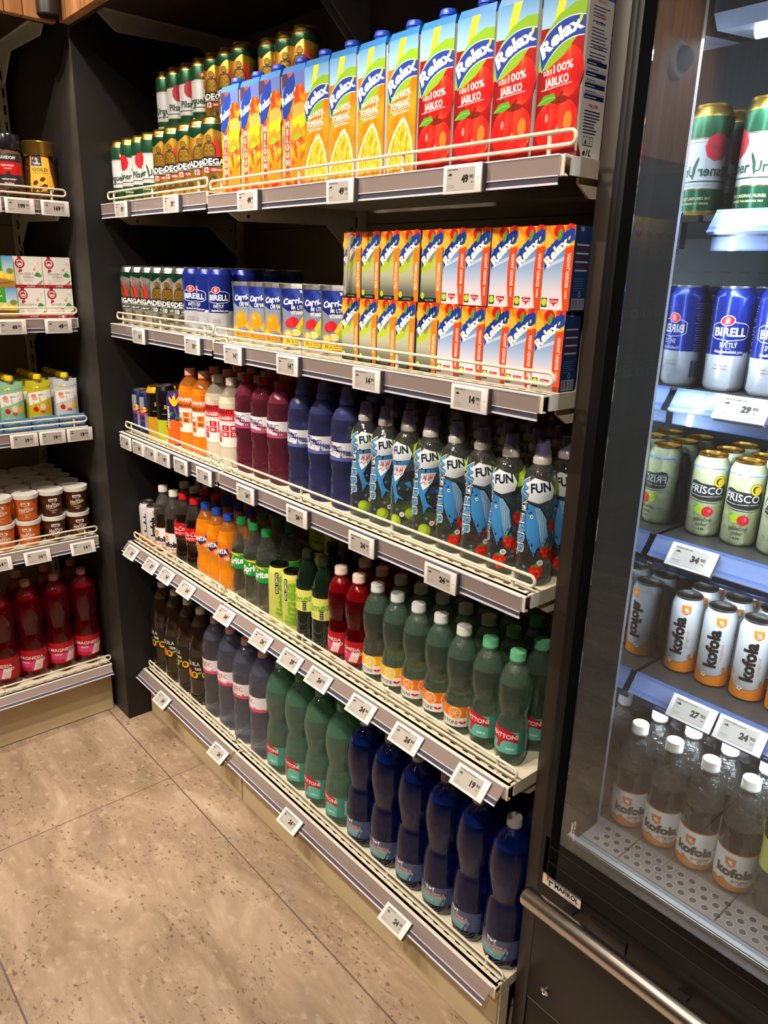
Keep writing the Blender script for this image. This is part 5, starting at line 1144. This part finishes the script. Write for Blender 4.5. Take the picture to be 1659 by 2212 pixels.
m = MB(); m.box(1.6765, .074, .0, XR_ + .03, .1, .157, FBLACK, .0015); m.box(1.6765, .0732, .156, XR_ + .03, .0742, .1574, M('painted_edge_light', '6e6862', .35)); fp(m, 'base_grille')  # painted light line on the grille's top edge too
m = MB(); m.tube([(1.679, .028, .441), (1.682, .028, .441), (XR_ + .03, .028, .441)], [.0165, .0185, .0185], CHROME, 28); 
for x in (1.74, 1.96, 2.18): m.box(x, .03, .43, x + .02, .07, .436, FBLACK)
fp(m, 'bumper_bar', 'polished steel bumper tube')
# fridge shelves with sloping clear label rails
FB = shell('blue_clear_holder', 'c4d4f4', .3, .06, refl=1.2); FBP = M('holder_white_card', 'b4c0d8', .5); FBE = shell('blue_holder_lip', '7f9ee4', .5, .06, refl=1.4)
def fholder(x0, x1, z):
    m = MB(); P = lambda d, o: (.262 - d * .6 - o * .8, z + .002 - d * .8 + o * .6)
    def st(d0, d1, o0, o1, mat): m.prism([P(d0, o0), P(d1, o0), P(d1, o1), P(d0, o1)], 'x', x0, x1, mat)
    st(.004, .026, 0, .0008, FBP); st(.0, .03, .0024, .0032, FB); st(-.002, .003, 0, .0034, FBE); st(.027, .037, .0, .003, FBE); st(.036, .04, -.002, .0038, FB)
    m.box(x0, .256, z - .052, x1, .2585, z - .034, FB); m.box(x0, .257, z - .054, x1, .262, z - .051, FBE)
    return m
ZF = [1.635, 1.362, 1.107, .836]
for k, z in enumerate(ZF):
    m = MB(); m.box(XM + .004, .268, z - .010, XF1 - .062, .73, z, M('dark_fridge_shelf', '3b3836', .35)); m.box(XM + .03, .2665, z - .05, XF1 - .08, .285, z - .0105, M('grey_shelf_front', '8f8c88', .35, .3)); s = fp(m, 'shelf')
    o = fholder(XM + .006 + (.022 if k == 0 else 0), XF1 - .07, z).build('label_holder', s); o.matrix_parent_inverse = Matrix.Identity(4)
LEDM = M('cool_led', (.82, .92, 1.), emit=14)
m = MB(); m.prism([(.2, 1.89), (.2, 1.905), (.22, 1.95), (.34, 1.95), (.34, 1.885), (.215, 1.872)], 'x', XM + .012, XF1 - .065, M('pale_lamp_housing', 'a8b4cc', .35, .2)); o = fp(m, 'lamp_housing')
m2 = MB(); m2.tube([(XM + .05, .255, 1.872), (XF1 - .09, .255, 1.872)], .009, LEDM, 12); c = m2.build('lamp_tube', o); c.matrix_parent_inverse = Matrix.Identity(4)
m = MB(); m.box(XF1 - .068, .196, .6, XF1 - .0605, .212, 1.93, LEDM); fp(m, 'side_led_strip')
# ------------------------------------------------------------------ goods
SH = ['top shelf', 'second shelf', 'third shelf', 'fourth shelf', 'lowest shelf']
RW = ['front row', 'second row', 'third row', 'fourth row', 'fifth row', 'sixth row']
CNT = {}
def row(kind, xs, y, z, desc, cat, where, r, rz=0., group=None, jit=.12, yj=.004, anchor='from the pillar'):
    """one row of the same goods along a shelf; every label counts its place from something one can find"""
    for k, x in enumerate(xs):
        key = (desc, where, r); n = CNT.get(key, 0); CNT[key] = n + 1
        a = rz[k] if isinstance(rz, (list, tuple)) else rz + R.uniform(-jit, jit)
        lab = '%s, %s %s, %s, %s' % (desc, ORD[n], anchor, RW[r] if isinstance(r, int) else r, where)
        put(kind, x, y + R.uniform(0, yj), z, a, lab, cat, group or '%s on the %s' % (desc, where))
def lin_(a, b, n): return [a + (b - a) * k / (n - 1) for k in range(n)]
# --- main run, top shelf
z = ZL1[0] + .0006; cx = [.0385 + .0670 * i for i in range(9)]
row('pils', cx[:4], .058, z, 'white and green lager can', 'can', SH[0], 0, [-.70, 1.05, 1.75, .5])
row('rad12', cx[4:], .058, z, 'gold and green beer can', 'can', SH[0], 0, [.8, .75, .82, 1.1, .8])
ux = [.168 + .0672 * i for i in range(7)]
row('pils', ux[:4], .145, z, 'white and green lager can', 'can', SH[0], 1, [.3, 1.7, 1.8, .3]); row('rad12', ux[4:], .145, z, 'gold and green beer can', 'can', SH[0], 1, .8)
U = 'upper layer behind'
row('pils', ux[:4], .145, z + .1688, 'white and green lager can', 'can', SH[0], U, [-.25, 1.92, 1.85, -.72]); row('rad12', ux[4:], .145, z + .1688, 'gold and green beer can', 'can', SH[0], U, .8)
z = ZM[0] + .0006
row('rad12', [.676 + .0672 * i for i in range(3)], .155, z, 'gold and green beer can', 'can', SH[0], 'behind the melon cartons', .8); row('rad12', [.676 + .0672 * i for i in range(3)], .155, z + .1688, 'gold and green beer can', 'can', SH[0], 'upper layer behind melon cartons', .8)
jm = [.678 + .0826 * i for i in range(4)]; jo = [1.005 + .0832 * i for i in range(4)]; ja = [1.337 + .0826 * i for i in range(4)]
for k, (nm, xs, d) in enumerate((('melon', jm, 'blue-topped melon juice carton'), ('orange', jo, 'orange juice carton with a sliced orange'), ('apple', ja, 'red apple juice carton'))):
    row(nm, xs, .040, z, d, 'juice carton', SH[0], 0, 0., jit=.035, yj=.003)
    if nm != 'melon': row(nm, xs, .112, z, d, 'juice carton', SH[0], 1, 0., jit=.03, yj=.003)
# --- second shelf
z = ZL1[1] + .0006
row('rad10', cx[:6], .058, z, 'silver and green beer can', 'can', SH[1], 0, [.1, .15, .12, .98, .9, .88]); row('birell', cx[6:9], .058, z, 'blue and grey beer can', 'can', SH[1], 0, [.85, -.1, .82])
row('rad10', cx[:6], .1285, z, 'silver and green beer can', 'can', SH[1], 1, .5, jit=.5)
for r in (1, 2, 3): row('birell', cx[6:9],   .058 + .070 * r, z, 'blue and grey beer can', 'can', SH[1], r, .5, jit=.6)
z = ZM[1] + .0006
pc = [.683, .752, .822, .897, .975, 1.045]; pr_ = [.5, .42, .5, .80, .42, .52]
row('capo', pc[:3], .068, z, 'silver and blue orange drink pouch', 'pouch', SH[1], 0, pr_[:3]); row('capm', pc[3:], .068, z, 'silver and blue multivitamin drink pouch', 'pouch', SH[1], 0, pr_[3:])
row('capo', [x + .012 for x in pc[:3]], .118, z, 'silver and blue orange drink pouch', 'pouch', SH[1], 1, .5); row('capm', [x + .006 for x in pc[3:]], .118, z, 'silver and blue multivitamin drink pouch', 'pouch', SH[1], 1, .5)
sm = [1.118 + .0552 * i for i in range(5)]; scx = [1.394 + .0536 * i for i in range(5)]
for lev, (dx, ln) in enumerate(((0, 'lower layer'), (.004, 'upper layer'))):
    for r, yy in enumerate((.040, .108, .152)):
        rn = ln + ' ' + RW[r]
        row('multi', [x + dx for x in sm], yy, z + lev * .1216, 'small multivitamin carton with orange stripe', 'small carton', SH[1], rn, 0., jit=.02, yj=.004)
        row('cars', [x + dx for x in scx], yy, z + lev * .1216, 'small peach carton with red stripe', 'small carton', SH[1], rn, 0., jit=.02, yj=.004)
# the wrapped straw standing on the first upper carton
st = empty('drinking_straw', (1.112, .034, z + .1216 + .006)); m = MB(); m.tube([(0, 0, .0), (.012, 0, .10), (.017, 0, .108), (.014, 0, .104), (.006, 0, .045)], .0022, WHITE, 8); m.build('straw', st)
m = MB(); m.prism([(-.006, -.002), (.004, -.004), (.022, .114), (.008, .116)], 'y', -.0035, -.003, shell('straw_wrapper', 'f0f0ee', .08, .1)); m.build('wrapper', st); tag(st, 'white wrapped straw on the first upper carton beside the pouches', 'straw')
# --- third shelf
z = ZM[2] + .0006
row('rb', [.036, .0905], .06, z, 'slim blue and silver energy can', 'can', SH[2], 0, [2.2, 2.2]); row('rb', [.036, .0905], .118, z, 'slim blue and silver energy can', 'can', SH[2], 1, 2.2)
row('semy', [.150], .062, z, 'black and amber energy can', 'can', SH[2], 0, [-.62 + .6]); row('seml', [.213], .062, z, 'black and lime energy can', 'can', SH[2], 0, [-.05]); row('pur', [.278], .062, z, 'purple and orange drink can', 'can', SH[2], 0, [-.7])
row('semy', [.150], .126, z, 'black and amber energy can', 'can', SH[2], 1, .2); row('seml', [.213], .126, z, 'black and lime energy can', 'can', SH[2], 1, .2); row('pur', [.278], .126, z, 'purple and orange drink can', 'can', SH[2], 1, .2)
def rows(kind, xs, ys, desc, cat, where, zz, rz=0., jit=.12):
    for r, y in enumerate(ys): row(kind, xs, y, zz, desc, cat, where, r, rz if r == 0 else (rz[0] if isinstance(rz, (list, tuple)) else rz), jit=jit)
rows('vito', [.366, .444], (.066, .142, .218), 'orange vitamin drink bottle', 'bottle', SH[2], z, .25)
rows('coll', [.524, .598], (.066, .142, .218), 'cloudy bottle with a red label', 'bottle', SH[2], z, .2)
rows('rajpink', [.672, .7465, .821], (.070, .145, .220), 'pink spring water bottle', 'bottle', SH[2], z, 0.)
rows('rajblue', [.905, .989, 1.073], (.070, .146, .222), 'blue sport-cap water bottle', 'bottle', SH[2], z, 0.)
fx = [1.1425 + .0653 * i for i in range(8)]
FD = ("clear shark-print children's bottle", "clear whale-print children's bottle")
for r, y in enumerate((.064, .132, .200, .268)):
    q = (.9, .85, .2, .7) if r == 0 else (.6, .7, .8, .5)
    row('funa', fx[:4], y, z, FD[0], 'bottle', SH[2], r, list(q)); row('funs', fx[4:], y, z, FD[1], 'bottle', SH[2], r, [.7, .85, .25, .6] if r == 0 else [.7, .5, .8, .6])
# --- fourth shelf
z = ZM[3] + .0006
row('kofcan', [.0305, .0860], .056, z, 'slim white cola can with orange foot', 'can', SH[3], 0, [-.42, -.42]); row('kofcan', [.15, .205], .202, z + .135, 'slim white cola can with orange foot', 'can', SH[3], U, [-.5, -.4]); row('kofcan', [.15, .205], .202, z, 'slim white cola can with orange foot', 'can', SH[3], 'third row', [-.5, -.4])
rows('kof05', [.1465, .2160], (.066, .1375), 'herbal cola bottle with a white cap', 'bottle', SH[3], z, -1.15)
rows('coke05', [.2855, .3535], (.066, .1375, .209), 'red-labelled cola bottle', 'bottle', SH[3], z, [-1.15, -1.02])
rows('fanta05', [.4215, .4885, .5555], (.066, .136, .206), 'orange soda bottle with a blue cap', 'bottle', SH[3], z, [-1.05, -1.1, -1.2])
rows('sprite05', [.624, .688, .752], (.066, .136), 'clear lemon soda bottle with a green cap', 'bottle', SH[3], z, [-1.25, -.75, -1.3])
row('sprite05', [.624], .206, z, 'clear lemon soda bottle with a green cap', 'bottle', SH[3], 2, -1.1)
row('limecan', [.8135, .8745], .062, z - 0.0, 'tall pale lime lemonade can', 'can', SH[3], 0, [-.15, -.62]); row('limecan', [.786, .850], .21, z, 'tall pale lime lemonade can', 'can', SH[3], 2, [.4, -.5]); row('limecan', [.786, .850], .21, z + .158, 'tall pale lime lemonade can', 'can', SH[3], U, [2.4, -.5])
rows('limo05', [.937, 1.0015], (.066, .136, .206), 'dark green lemonade bottle', 'bottle', SH[3], z, [-.95, -.85])
rows('mred05', [1.0655, 1.1295], (.066, .136, .206), 'red raspberry water bottle', 'bottle', SH[3], z, 0.)
wx = [1.1935 + .0648 * i for i in range(5)]
for r, y in enumerate((.066, .136, .206, .276)):
    row('matt05lemon', wx[:2], y, z, 'pale green lemon water bottle', 'bottle', SH[3], r); row('matt05orange', wx[2:], y, z, 'pale green orange water bottle', 'bottle', SH[3], r)
    row('matt05', [1.5175, 1.5835], y, z, 'pale green water bottle with red label', 'bottle', SH[3], r)
# --- lowest shelf
z = ZM[4] + .0006; BY = (.084, .178, .272)
rows('aquila', [.050, .140, .232, .322], BY, 'dark tea bottle', 'bottle', SH[4], z, [-.15, .2, -.35, .2])
rows('raj15', [.413, .504, .596, .689], BY, 'clear spring water bottle with a pink cap', 'bottle', SH[4], z, [.05, .1, .05, -.35])
rows('matt15', [.780, .870, .962, 1.053], BY, 'large green mineral water bottle', 'bottle', SH[4], z, [-.1, .02, .08, -.2])
rows('mag15', [1.146, 1.236, 1.326, 1.416, 1.506, 1.596], BY, 'deep blue mineral water bottle', 'bottle', SH[4], z, [-.1, .12, -.1, .15, -.25, .05])
# --- left run
SHL = ['top left-wall shelf', 'second left-wall shelf', 'third left-wall shelf', 'fourth left-wall shelf', 'lowest left-wall shelf']
hp = pi / 2
put('tch', -.162, -.112, ZLF[0] + .0006, hp - .25, 'brown coffee jar with brass lid and yellow label beside the pillar', 'coffee jar'); put('dav', -.158, -.203, ZLF[0] + .0006, hp - .25, 'coffee jar with black lid and red band on the left-wall shelf', 'coffee jar')
def lrow(kind, ys, x, z, desc, cat, where, r, rz=hp, jit=.05): 
    for k, y in enumerate(ys):
        key = (desc, where, r); n = CNT.get(key, 0); CNT[key] = n + 1
        put(kind, x - R.uniform(0, .003), y, z, (rz[k] if isinstance(rz, list) else rz + R.uniform(-jit, jit)), '%s, %s from the pillar, %s, %s' % (desc, ORD[n], RW[r] if isinstance(r, int) else r, where), cat, '%s on the %s' % (desc, where))
z = ZLF[1] + .0006
for r, dx in enumerate((.128, .194)):
    for lv in (0, 1): lrow('tea', [-.103, -.186, -.269], -dx - (.012 if r == 0 else 0) * 0, z + lv * .0885, 'white herbal tea box', 'tea box', SHL[1], ('lower ', 'upper ')[lv] + RW[r], jit=.015) if r else lrow('tea', [-.103, -.186], -dx, z + lv * .0885, 'white herbal tea box', 'tea box', SHL[1], ('lower ', 'upper ')[lv] + RW[r], jit=.015)
for lv in (0, 1): lrow('teag', [-.270, -.353], -.1155, z + lv * .0885, 'green lemon tea box', 'tea box', SHL[1], ('lower ', 'upper ')[lv] + RW[0], jit=.015)
z = ZLF[2] + .0006
for k, (kd, d) in enumerate((('babw', 'pale grey fruit pouch with yellow cap'), ('baby', 'olive yellow fruit pouch with yellow cap'), ('babg', 'green and white fruit pouch with yellow cap'), ('babw', 'pale grey fruit pouch with yellow cap'))):
    y = -.105 - .0825 * k; lrow('tray', [y], -.1145, z, 'blue cardboard display tray', 'display tray', SHL[2], 0, jit=0)
    for r in range(5): lrow(kd, [y], -.150 - .042 * r, z + .0022, d.replace(' with yellow cap', ''), 'fruit pouch', SHL[2], ('tray row ' + str(r + 1)) if 0 else RW[r], hp, jit=.04)
z = ZLF[3] + .0006
for r in range(5):
    for lv in (0, 1):
        lrow('tubb', [-.106, -.185], -.1535 - .0795 * r, z + lv * .0856, 'brown mustard tub', 'mustard tub', SHL[3], ('lower ', 'upper ')[lv] + RW[r], hp - .25 if r == 0 else hp, .15); lrow('tubo', [-.264, -.343, -.422], -.1535 - .0795 * r, z + lv * .0856, 'orange mustard tub', 'mustard tub', SHL[3], ('lower ', 'upper ')[lv] + RW[r], hp - .3, .3)
z = ZLF[4] + .0006
for r, x in enumerate((-.165, -.262)): lrow('mred15', [-.112, -.203, -.294, -.385], x, z, 'large red raspberry water bottle', 'bottle', SHL[4], r, [hp - .2, hp - .15, hp - .5, hp - .75] if r == 0 else hp - .2)
# --- inside the fridge
FS = ['top fridge shelf', 'second fridge shelf', 'third fridge shelf', 'fourth fridge shelf', 'fridge floor']; MW = 'from the mirrored wall'
def frow(kind, xs, ys, z, desc, cat, where, rz): 
    for r, y in enumerate(ys): row(kind, xs, y, z, desc, cat, where, r, rz, jit=.06, anchor=MW, yj=.003)
frow('pils', [1.752 + .0705 * k for k in range(6)], (.345, .415), ZF[0] + .0006, 'chilled white and green lager can', 'can', FS[0], [.0, -.35, .2, .4, 0, .3])
frow('birell', [1.7465 + .0735 * k for k in range(6)], (.345, .416), ZF[1] + .0006, 'chilled blue and grey beer can', 'can', FS[1], [.42, .40, .42, .38, .4, .3])
frow('frisco', [1.751 + .064 * k for k in range(7)], (.345, .407, .469), ZF[2] + .0006, 'chilled pale green cider can', 'can', FS[2], [.36, .30, .4, .3, .35, .3, .4])
frow('kofcanL', [1.749 + .0635 * k for k in range(7)], (.345, .407, .469), ZF[3] + .0006, 'chilled white cola can', 'can', FS[3], [1.78, 1.88, 1.93, 1.85, 1.9, 1.9, 1.9])
frow('kof05', [1.7445 + .0686 * k for k in range(4)], (.240, .3115, .383), .5418, 'chilled herbal cola bottle', 'bottle', FS[4], [-.86, -1.12, -1.16, -1.12])
frow('limo05', [2.018 + .0676 * k for k in range(3)], (.240, .3115, .383), .5418, 'chilled dark green lemonade bottle', 'bottle', FS[4], [-.7, -.8, -.8])
# --- price tags
def tags(zs, items, shelf, yf=-.004, tilt=0., dz=-.022, dy=0.):
    for x, pr, what in items: price_tag(x, yf - .0105 + dy, zs + dz, 0., pr, 'price tag reading %s under the %s, %s' % (pr.replace('.', ' '), what, shelf), tilt, caption=what.upper()[:24])
tags(ZL1[0], [(.176, '39', 'white lager cans'), (.478, '29', 'gold beer cans')], SH[0]); tags(ZM[0], [(.836, '49', 'melon cartons'), (1.157, '49.90', 'orange cartons'), (1.463, '49.90', 'apple cartons')], SH[0])
tags(ZL1[1], [(.233, '24', 'silver beer cans'), (.553, '29', 'blue beer cans')], SH[1]); tags(ZM[1], [(.753, '14', 'orange pouches'), (.979, '14', 'multivitamin pouches'), (1.242, '14.90', 'multivitamin cartons'), (1.504, '14.90', 'peach cartons')], SH[1])
tags(ZM[2], [(.081, '44', 'slim energy cans'), (.173, '39', 'amber energy can'), (.258, '39', 'lime energy can'), (.343, '39', 'purple can'), (.450, '29', 'orange vitamin bottles'), (.583, '29', 'cloudy bottles'), (.791, '24', 'pink water bottles'), (1.009, '24.90', 'blue water bottles'), (1.236, '24.90', 'shark-print bottles'), (1.460, '24.90', 'whale-print bottles')], SH[2])
tags(ZM[3], [(.073, '24', 'slim white cola cans'), (.219, '27', 'herbal cola bottles'), (.325, '34', 'red-labelled cola bottles'), (.455, '34', 'orange soda bottles'), (.675, '34', 'lemon soda bottles'), (.857, '24', 'lime lemonade cans'), (.988, '29', 'dark green lemonade bottles'), (1.101, '24.90', 'red water bottles'), (1.254, '24.90', 'lemon water bottles'), (1.395, '24.90', 'orange water bottles'), (1.570, '19.90', 'pale green water bottles')], SH[3], tilt=-.72, dz=-.018, dy=-.0085)
tags(ZM[4], [(.215, '39', 'dark tea bottles'), (.588, '24', 'clear spring water'), (.965, '24.90', 'green mineral water'), (1.376, '24.90', 'deep blue water')], SH[4], yf=.0135, tilt=-.9, dz=-.016, dy=-.019)
def ltags(zs, items, shelf, xf=-.096, tilt=0., dz=-.022, dx=0.):
    for y, pr, what in items: price_tag(xf + .0105 + dx, y, zs + dz, hp, pr, 'price tag reading %s under the %s, %s' % (pr.replace('.', ' '), what, shelf), tilt)
ltags(ZLF[0], [(-.291, '159.90', 'empty edge'), (-.203, '199.90', 'black-lidded coffee jar'), (-.105, '169.00', 'brass-lidded coffee jar')], SHL[0])
ltags(ZLF[1], [(-.262, '49.90', 'green tea boxes'), (-.129, '49.90', 'white tea boxes')], SHL[1]); ltags(ZLF[2], [(-.265, '19.90', 'green pouches'), (-.181, '19.90', 'olive pouches'), (-.097, '19.90', 'grey pouches')], SHL[2])
ltags(ZLF[3], [(-.385, '14.90', 'far orange tubs'), (-.268, '14.90', 'orange tubs'), (-.124, '14.90', 'brown tubs')], SHL[3], tilt=-.3, dz=-.026, dx=.004); ltags(ZLF[4], [(-.238, '27.90', 'large red water bottles')], SHL[4], xf=-.112, tilt=-.45, dz=-.026, dx=.015)
for x, z_, pr, w in ((1.836, ZF[1], '29.90', 'chilled blue beer cans'), (1.795, ZF[2], '34.90', 'chilled cider cans'), (1.838, ZF[3], '27.90', 'chilled white cola cans'), (1.922, ZF[3], '24.90', 'chilled herbal cola bottles'), (1.935, ZF[0], '39.90', 'chilled lager cans')):
    price_tag(x, .2315, z_ - .011, 0., pr, 'price tag reading %s under the %s in the fridge' % (pr.replace('.', ' '), w), -.62, caption=w.upper()[:22])
# --- far end of the left run, seen only as a reflection in the fridge door
def simple(kind, name, fn):
    def make():
        root = empty(name); fn(root); return root
    PROTO[kind] = [make, False]
def f_bag(root):
    m = MB(); y = Pn('e8c020'); n = 8; vs = []; fs = []
    for s in (-1, 1):
        b = len(vs)
        for j in range(n + 1):
            for i in range(n + 1):
                u = i / n * 2 - 1; v = j / n; vs.append((u * .055, s * .022 * (1 - u * u) ** .5 * sin(pi * v) ** .5, v * .17))
        fs += [tuple(b + q for q in (j * (n + 1) + i, j * (n + 1) + i + 1, (j + 1) * (n + 1) + i + 1, (j + 1) * (n + 1) + i)) for j in range(n) for i in range(n)]
    m.add(vs, fs, y, True); a = Art(); a.ell(0, 80, 30, 24, Pn('c8321c')); a.ell(0, 100, 36, 10, WHITE); m.art(a, lambda u, v, o: (u / 1000, -.022 * max(0, 1 - (u / 55) ** 2) ** .5 * sin(pi * min(.99, max(.01, v / 170))) ** .5 - o / 1000, v / 1000), frange(-40, 40, 8), frange(50, 120, 10), .5); m.build('bag_body', root)
def f_jar(root):
    m = MB(); m.lathe([(0, 0), (36, 0), (40, 6), (40, 70), (34, 84)], Pn('8c1c1c'), 24); m.build('jar_body', root); m = MB(); m.lathe([(36, 84), (38, 86), (38, 100), (0, 100)], RED, 24); m.build('lid', root); m = MB(); a = Art(); a.ell(0, 42, 24, 26, Pn('d8cfc8')); a.ell(0, 42, 18, 20, Pn('a82a2c')); m.art(a, cyl([(40, 0), (40, 80)], 40), frange(-40, 40, 6), (), .4); m.build('label', root)
def f_box(root):
    m = MB(); m.box(-.07, 0, 0, .07, .09, .13, Pn('7c1620'), .002); a = Art(); a.text('MIX', 0, 50, 26, WHITE, fit=80, bold=.03); m.art(a, lambda u, v, o: (u / 1000, -o / 1000, v / 1000), off=.3); m.build('box_body', root)
simple('bag', 'snack_bag', f_bag); simple('rjar', 'red_jar', f_jar); simple('rbox', 'snack_box', f_box)
FAR = 'far bay mirrored in the fridge door'; FO = 'mirrored in the fridge door'
for k in range(9): put('bag', -.16, -2.42 - .117 * k, ZLF[0] + .0006, hp + R.uniform(-.15, .15), 'yellow snack bag, %s from the near end, %s' % (ORD[k], FO), 'snack bag', 'yellow snack bags in the far bay')
for k in range(10): put('rjar', -.16, -2.42 - .095 * k, ZLF[1] + .0006, hp, 'red lidded jar, %s from the near end, %s' % (ORD[k], FO), 'jar', 'red jars in the far bay')
for k in range(6): put('rbox', -.13, -2.44 - .155 * k, ZLF[2] + .0006, hp, 'dark red snack box, %s from the near end, %s' % (ORD[k], FO), 'box', 'dark red boxes in the far bay')
for k in range(7):
    for zz, sh in ((ZLF[0], 'bags'), (ZLF[1], 'jars'), (ZLF[2], 'boxes')): price_tag(-.085, -2.45 - .13 * k, zz - .022, hp, '29.90', 'price tag below the red and yellow %s mirrored in the fridge door' % sh, 0., group='price tags in the far bay')

# ------------------------------------------------------------------ lamps, dome camera, light
def cam_dome():
    r = empty('dome_camera', (-.004, -2.93, 2.62), 0); r.rotation_euler = (0, pi / 2, 0); m = MB(); m.lathe([(0, 0), (90, 0), (90, 18), (80, 34), (62, 40)], M('white_plastic', 'd8d2c8', .4), 32); m.build('housing', r); m = MB(); m.lathe([(62, 36), (58, 58), (42, 78), (20, 90), (0, 93)], M('smoked_dome', '1c1a1a', .05, coat=1.), 32); m.build('dome', r); return tag(r, 'white round security dome camera on the oak slats, mirrored in the fridge door', 'camera')
cam_dome()
sp = empty('spotlight', (.026, -.118, 2.155)); m = MB(); m.lathe([(0, 0), (26, 0), (29, 3), (29, 150), (26, 154), (0, 154)], M('black_spot', '17140f', .45), 32); m.build('lamp_body', sp); m = MB(); m.box(-.024, -.006, .10, .0, .006, .13, M('black_spot')); m.build('bracket', sp); tag(sp, 'black cylinder spotlight hanging at the corner of the oak fascia', 'lamp')
sp.location = (.03, -.112, 2.156)
for k, (x, y) in enumerate(((.62, -.135), (1.30, -.135))):
    c = copy_thing(sp); c.location = (x, y, 2.2); tag(c, 'black cylinder spotlight on the main oak fascia, %s from the corner' % ('first', 'second')[k], 'lamp')
WARM = (1., .87, .72)
def light(name, typ, loc, energy, color, target=None, **kw):
    d = bpy.data.lights.new(name, typ); d.energy = energy; d.color = color
    for k, v in kw.items(): setattr(d, k, v)
    o = bpy.data.objects.new(name, d); COL.objects.link(o); o.location = loc
    if target is not None: o.rotation_euler = (Vector(target) - Vector(loc)).to_track_quat('-Z', 'Y').to_euler()
    return o
LAMPM = M('warm_lamp', (1., .86, .68), emit=30)
SPOTS = [((.15, -1.45), (.2, .05, 1.2)), ((.85, -1.5), (.8, .05, 1.1)), ((1.5, -1.5), (1.35, .05, 1.1)), ((1.05, -.75), (-.2, -.25, 1.2)), ((1.1, -2.2), (.9, -1.2, 0)), ((2.6, -1.6), (2.2, .0, .9)), ((1.3, -2.9), (-.05, -2.9, 2.5))]
for k, ((x, y), t) in enumerate(SPOTS):
    c = empty('ceiling_spot', (x, y, 3.05)); m = MB(); m.lathe([(55, -4), (60, -5), (62, 0), (55, 0)], M('spot_ring', 'c8c4be', .4), 28); m.build('ring', c); m = MB(); m.lathe([(0, -2), (46, -2)], LAMPM, 24); m.build('lens', c)
    tag(c, 'round recessed warm ceiling spot, %s along the aisle ceiling' % ORD[k], 'lamp', 'recessed ceiling spots')
    light('spot_%d' % k, 'SPOT', (x, y, 3.035), (210, 215, 215, 230, 130, 210, 260)[k], WARM, t, spot_size=1.25 if k < 6 else .8, spot_blend=.7, shadow_soft_size=.05)
for k, x in enumerate((.62, 1.30)): light('fascia_spot_%d' % k, 'SPOT', (x, -.145, 2.19), 13, WARM, (x, -.20, 0), spot_size=1.9, spot_blend=.6, shadow_soft_size=.025)
light('fascia_spot_corner', 'SPOT', (.03, -.122, 2.14), 5, WARM, (.25, -.35, 0), spot_size=1.9, spot_blend=.6, shadow_soft_size=.025)
light('fridge_tube', 'AREA', ((XM + XF1) / 2 - .05, .215, 1.862), 15, (.80, .86, 1.), ((XM + XF1) / 2 - .05, .30, .9), shape='RECTANGLE', size=.62, size_y=.02)
light('fridge_strip', 'AREA', (XF1 - .072, .212, 1.26), 30, (.80, .86, 1.), (1.75, .36, 1.2), shape='RECTANGLE', size=.02, size_y=1.3)
light('fridge_strip_pillar', 'AREA', (1.7115, .2, 1.26), 6, (.80, .89, 1.), (2.1, .40, 1.2), shape='RECTANGLE', size=.01, size_y=1.3)
for k, z_ in enumerate(ZF): light('fridge_shelf_fill_%d' % k, 'AREA', ((XM + XF1) / 2 - .05, .262, z_ - .058), 2.6, (.80, .89, 1.), ((XM + XF1) / 2 - .05, .33, z_ - .3), shape='RECTANGLE', size=.60, size_y=.012)  # unseen fill lights added below each shelf front to brighten the goods
w = bpy.data.worlds.new('World'); sc.world = w; w.use_nodes = True; w.node_tree.nodes['Background'].inputs[0].default_value = (1., .82, .64, 1); w.node_tree.nodes['Background'].inputs[1].default_value = .05

# ------------------------------------------------------------------ camera and view
cd = bpy.data.cameras.new('camera'); co = bpy.data.objects.new('camera', cd); COL.objects.link(co); sc.camera = co
YAW, PITCH, ROLL = .8468, -.3052, .0273
fw = Vector((-sin(YAW), cos(YAW), 0)); rt = Vector((cos(YAW), sin(YAW), 0)); up = Vector((0, 0, 1))
f2 = fw * cos(PITCH) + up * sin(PITCH); u2 = up * cos(PITCH) - fw * sin(PITCH)
r3 = rt * cos(ROLL) + u2 * sin(ROLL); u3 = u2 * cos(ROLL) - rt * sin(ROLL)
mm = Matrix((r3, u3, -f2)).transposed().to_4x4(); mm.translation = Vector((2.3328, -.9272, 1.5327)); co.matrix_world = mm
cd.sensor_fit = 'VERTICAL'; cd.sensor_height = 36; cd.sensor_width = 27; cd.lens = 1624.68 / 2212 * 36; cd.clip_start = .05
vs = sc.view_settings; vs.view_transform = 'Standard'; vs.look = 'None'; vs.gamma = 1; vs.use_curve_mapping = False; vs.exposure = -.36
cy = sc.cycles; cy.max_bounces = 14; cy.transmission_bounces = 12; cy.transparent_max_bounces = 24; cy.glossy_bounces = 5; cy.diffuse_bounces = 3; cy.caustics_reflective = False; cy.caustics_refractive = False; cy.sample_clamp_indirect = 4.; cy.use_denoising = True
